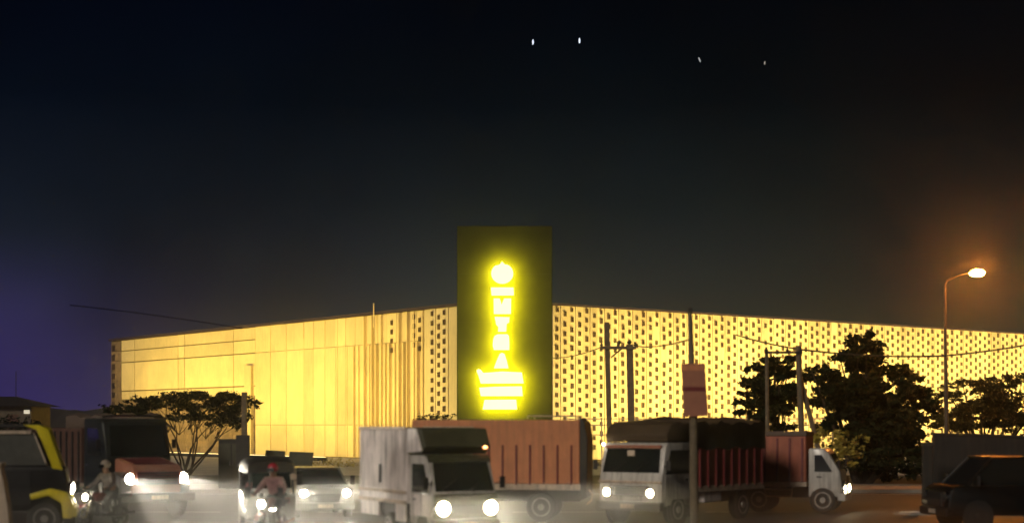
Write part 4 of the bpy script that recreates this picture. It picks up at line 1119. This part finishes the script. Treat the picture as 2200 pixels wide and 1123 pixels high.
def motorcycle(px, d, rz, label, plabel, tank, jacket, helmet, energy):
    I_ = thing("motorcycle", label, "motorcycle", (X(px, d), d - .5, 0), R(rz), "motorcycles in the traffic")
    def mwheel(y, r):
        b = BM(); n1, n2 = 28, 8; rs = []
        for i in range(n1):
            t_ = 2 * math.pi * i / n1
            rs.append([b.verts.new((.05 * math.cos(2 * math.pi * k_ / n2), (r - .05 + .05 * math.sin(2 * math.pi * k_ / n2)) * math.cos(t_), (r - .05 + .05 * math.sin(2 * math.pi * k_ / n2)) * math.sin(t_))) for k_ in range(n2)])
        for i in range(n1):
            for k_ in range(n2): b.faces.new((rs[i][k_], rs[i][(k_ + 1) % n2], rs[(i + 1) % n1][(k_ + 1) % n2], rs[(i + 1) % n1][k_]))
        w = obj("wheel", b, M_TYRE, I_, (0, y, r), smooth=True)
        b = BM(); lathe(b, [(-.07, .05), (-.05, .06), (.05, .06), (.07, .05)], (0, 0, 0), 'x', 12)
        for i in range(6): tube(b, [(0, .05 * math.cos(i * 1.047), .05 * math.sin(i * 1.047)), (0, (r - .08) * math.cos(i * 1.047), (r - .08) * math.sin(i * 1.047))], .014, 6)
        obj("rim", b, M_CHROME, w)
    mwheel(.30, .31); mwheel(1.58, .31)
    b = BM()
    for s in (-1, 1): tube(b, [(s * .09, .30, .31), (s * .09, .46, .78), (s * .08, .52, .98)], [.028, .026, .022], 8)
    obj("fork", b, M_CHROME, I_, smooth=True)
    b = BM(); tube(b, [(-.36, .66, 1.02), (-.2, .56, 1.05), (0, .52, 1.0), (.2, .56, 1.05), (.36, .66, 1.02)], .014, 8)
    obj("handlebar", b, M_BLACK, I_, smooth=True)
    headlight(I_, 0, .38, .84, .10, None, energy, size=70)
    b = BM(); prism(b, [(.56, .78), (.62, .92), (.85, .98), (1.08, .86), (1.08, .74), (.7, .70)], -.13, .13, 'x', .05); obj("fuel_tank", b, tank, I_, smooth=True)
    b = BM(); prism(b, [(1.06, .78), (1.10, .86), (1.4, .84), (1.82, .90), (1.84, .84), (1.4, .74)], -.12, .12, 'x', .03); obj("seat", b, M_BLACK, I_, smooth=True)
    b = BM(); box(b, -.13, .13, .75, 1.12, .34, .68, .04); tube(b, [(.14, .8, .38), (.18, 1.2, .32), (.18, 1.9, .40)], [.025, .04, .045], 8); obj("engine", b, M_CHROME, I_)
    b = BM()
    for s in (-1, 1): tube(b, [(s * .05, .5, .92), (s * .08, .72, .40), (s * .09, 1.2, .36), (s * .08, 1.3, .74)], .018, 6); tube(b, [(s * .08, 1.1, .4), (s * .08, 1.58, .31)], .02, 6); tube(b, [(s * .08, 1.3, .76), (s * .10, 1.85, .86)], .018, 6)
    tube(b, [(-.28, 1.0, .34), (.28, 1.0, .34)], .016, 6)
    obj("frame", b, M_DARK, I_)
    b = BM(); prism(b, [(.02, .46), (.1, .58), (.3, .65), (.5, .58), (.48, .54), (.3, .61), (.12, .54)], -.07, .07, 'x', .012); obj("mudguard", b, tank, I_)
    b = BM(); box(b, -.10, .10, 1.86, 1.92, .80, .92, .015); obj("tail_lamp", b, tank, I_)
    for s in (-1, 1): mirror(I_, s * .24, .56, 1.06, s)

    rid = thing("person", plabel, "person", I_.location, R(rz), "motorcycle riders")
    def rig(scale=1.0, arms=True, legs=True, torso=True, head=True, hands=True, k=1.0):
        N, E_ = [], []
        def add(p, r, par=None):
            N.append((p, r * k)); i = len(N) - 1
            if par is not None: E_.append((par, i))
            return i
        pel = add((0, 1.22, .93), .15)
        sp_ = add((0, 1.20, 1.12), .145, pel); ch = add((0, 1.12, 1.32), .16, sp_); nk = add((0, 1.08, 1.46), .065, ch)
        if head:
            hd = add((0, 1.04, 1.56), .085, nk); add((0, 1.03, 1.66), .09, hd)
        for s in (-1, 1):
            sh = add((s * .19, 1.10, 1.38), .075, ch); el_ = add((s * .33, .98, 1.16), .05, sh); wr_ = add((s * .34, .72, 1.06), .032, el_)
            if hands:
                pm = add((s * .34, .66, 1.045), .03, wr_)
                for q in range(4):
                    f1 = add((s * (.30 + .024 * q), .615, 1.05), .010, pm); f2 = add((s * (.30 + .024 * q), .615, 1.018), .009, f1); add((s * (.30 + .024 * q), .64, 1.0), .008, f2)
                th_ = add((s * .29, .66, 1.02), .011, pm); add((s * .28, .635, 1.0), .010, th_)
            hp = add((s * .11, 1.18, .90), .10, pel); kn = add((s * .24, .82, .74), .065, hp); an = add((s * .22, .98, .40), .045, kn); add((s * .22, .84, .36), .038, an)
        return N, E_
    N, E_ = rig(); skinmesh("body", M_SKIN, rid, N, E_)
    # jacket and trousers follow the body slightly larger
    J_N, J_E = [], []
    def chain(lst, N_, E2):
        base = None
        for p, r, par in lst:
            N_.append((p, r)); i = len(N_) - 1
            if par is not None: E2.append((par, i))
    jk = [((0, 1.22, .96), .165, None), ((0, 1.20, 1.12), .165, 0), ((0, 1.12, 1.32), .185, 1), ((0, 1.09, 1.43), .085, 2),
          ((.19, 1.10, 1.38), .095, 2), ((.33, .98, 1.16), .066, 4), ((.34, .76, 1.07), .048, 5), ((-.19, 1.10, 1.38), .095, 2), ((-.33, .98, 1.16), .066, 7), ((-.34, .76, 1.07), .048, 8)]
    JN, JE = [], []; chain(jk, JN, JE); skinmesh("jacket", jacket, rid, JN, JE)
    tr = [((0, 1.22, .90), .16, None), ((.11, 1.18, .90), .118, 0), ((.24, .82, .74), .08, 1), ((.22, .96, .44), .062, 2), ((-.11, 1.18, .90), .118, 0), ((-.24, .82, .74), .08, 4), ((-.22, .96, .44), .062, 5)]
    TN, TE = [], []; chain(tr, TN, TE); skinmesh("trousers", M_JEANS, rid, TN, TE)
    for s in (-1, 1):
        b = BM(); prism(b, [(1.03, .35), (1.03, .46), (.95, .46), (.88, .41), (.72, .40), (.70, .355)], s * .22 - .05, s * .22 + .05, 'x', .02); obj("shoe", b, M_BLACK, rid, smooth=True)
    b = BM(); ball(b, (0, 1.05, 1.66), .135, .95, 1.1, 1.0, 3)
    for v_ in b.verts:
        if v_.co.z < 1.60: v_.co.z = 1.60 + (v_.co.z - 1.60) * .35
    obj("helmet", b, helmet, rid, smooth=True)
    b = BM(); slab(b, [(-.09, .915, 1.585), (.09, .915, 1.585), (.095, .905, 1.68), (-.095, .905, 1.68)], .01); obj("visor", b, M_GLASS, rid)
motorcycle(172, 40.5, -32, "dark motorcycle with lit headlamp between yellow truck and bonneted lorry", "person in grey jacket and pale helmet riding motorcycle beside the yellow truck", M_MAROON, M_CLOTH, M_HELMET, 70)
motorcycle(556, 37.0, -14, "dark motorcycle with lit headlamp in front of the auto rickshaw", "person in dusty pink jacket and red helmet riding before the auto rickshaw", M_MAROON, M_REDCLOTH, M_REDHELM, 90)

# ------------------------------------------------------------------ night haze that carries the glow of the lamps
def volume(name, x0, x1, y0, y1, z0, z1, dens, col, g):
    b = BM(); box(b, x0, x1, y0, y1, z0, z1)
    m = bpy.data.materials.new(name + "_air"); m.use_nodes = True; nt = m.node_tree
    nt.nodes.remove(nt.nodes["Principled BSDF"])
    pv = nt.nodes.new("ShaderNodeVolumePrincipled"); pv.inputs["Density"].default_value = dens; pv.inputs["Color"].default_value = (*col, 1)
    pv.inputs["Anisotropy"].default_value = g
    nt.links.new(pv.outputs[0], nt.nodes["Material Output"].inputs["Volume"])
    return tag(obj(name, b, m), kind="stuff")
volume("haze", -250, 250, -50, 450, -1.5, 18, 0.0006, (.95, .95, .93), 0.94)
volume("road_dust", -60, 9, 24, 61, 0.02, 1.2, 0.015, (.93, .92, .90), 0.88)
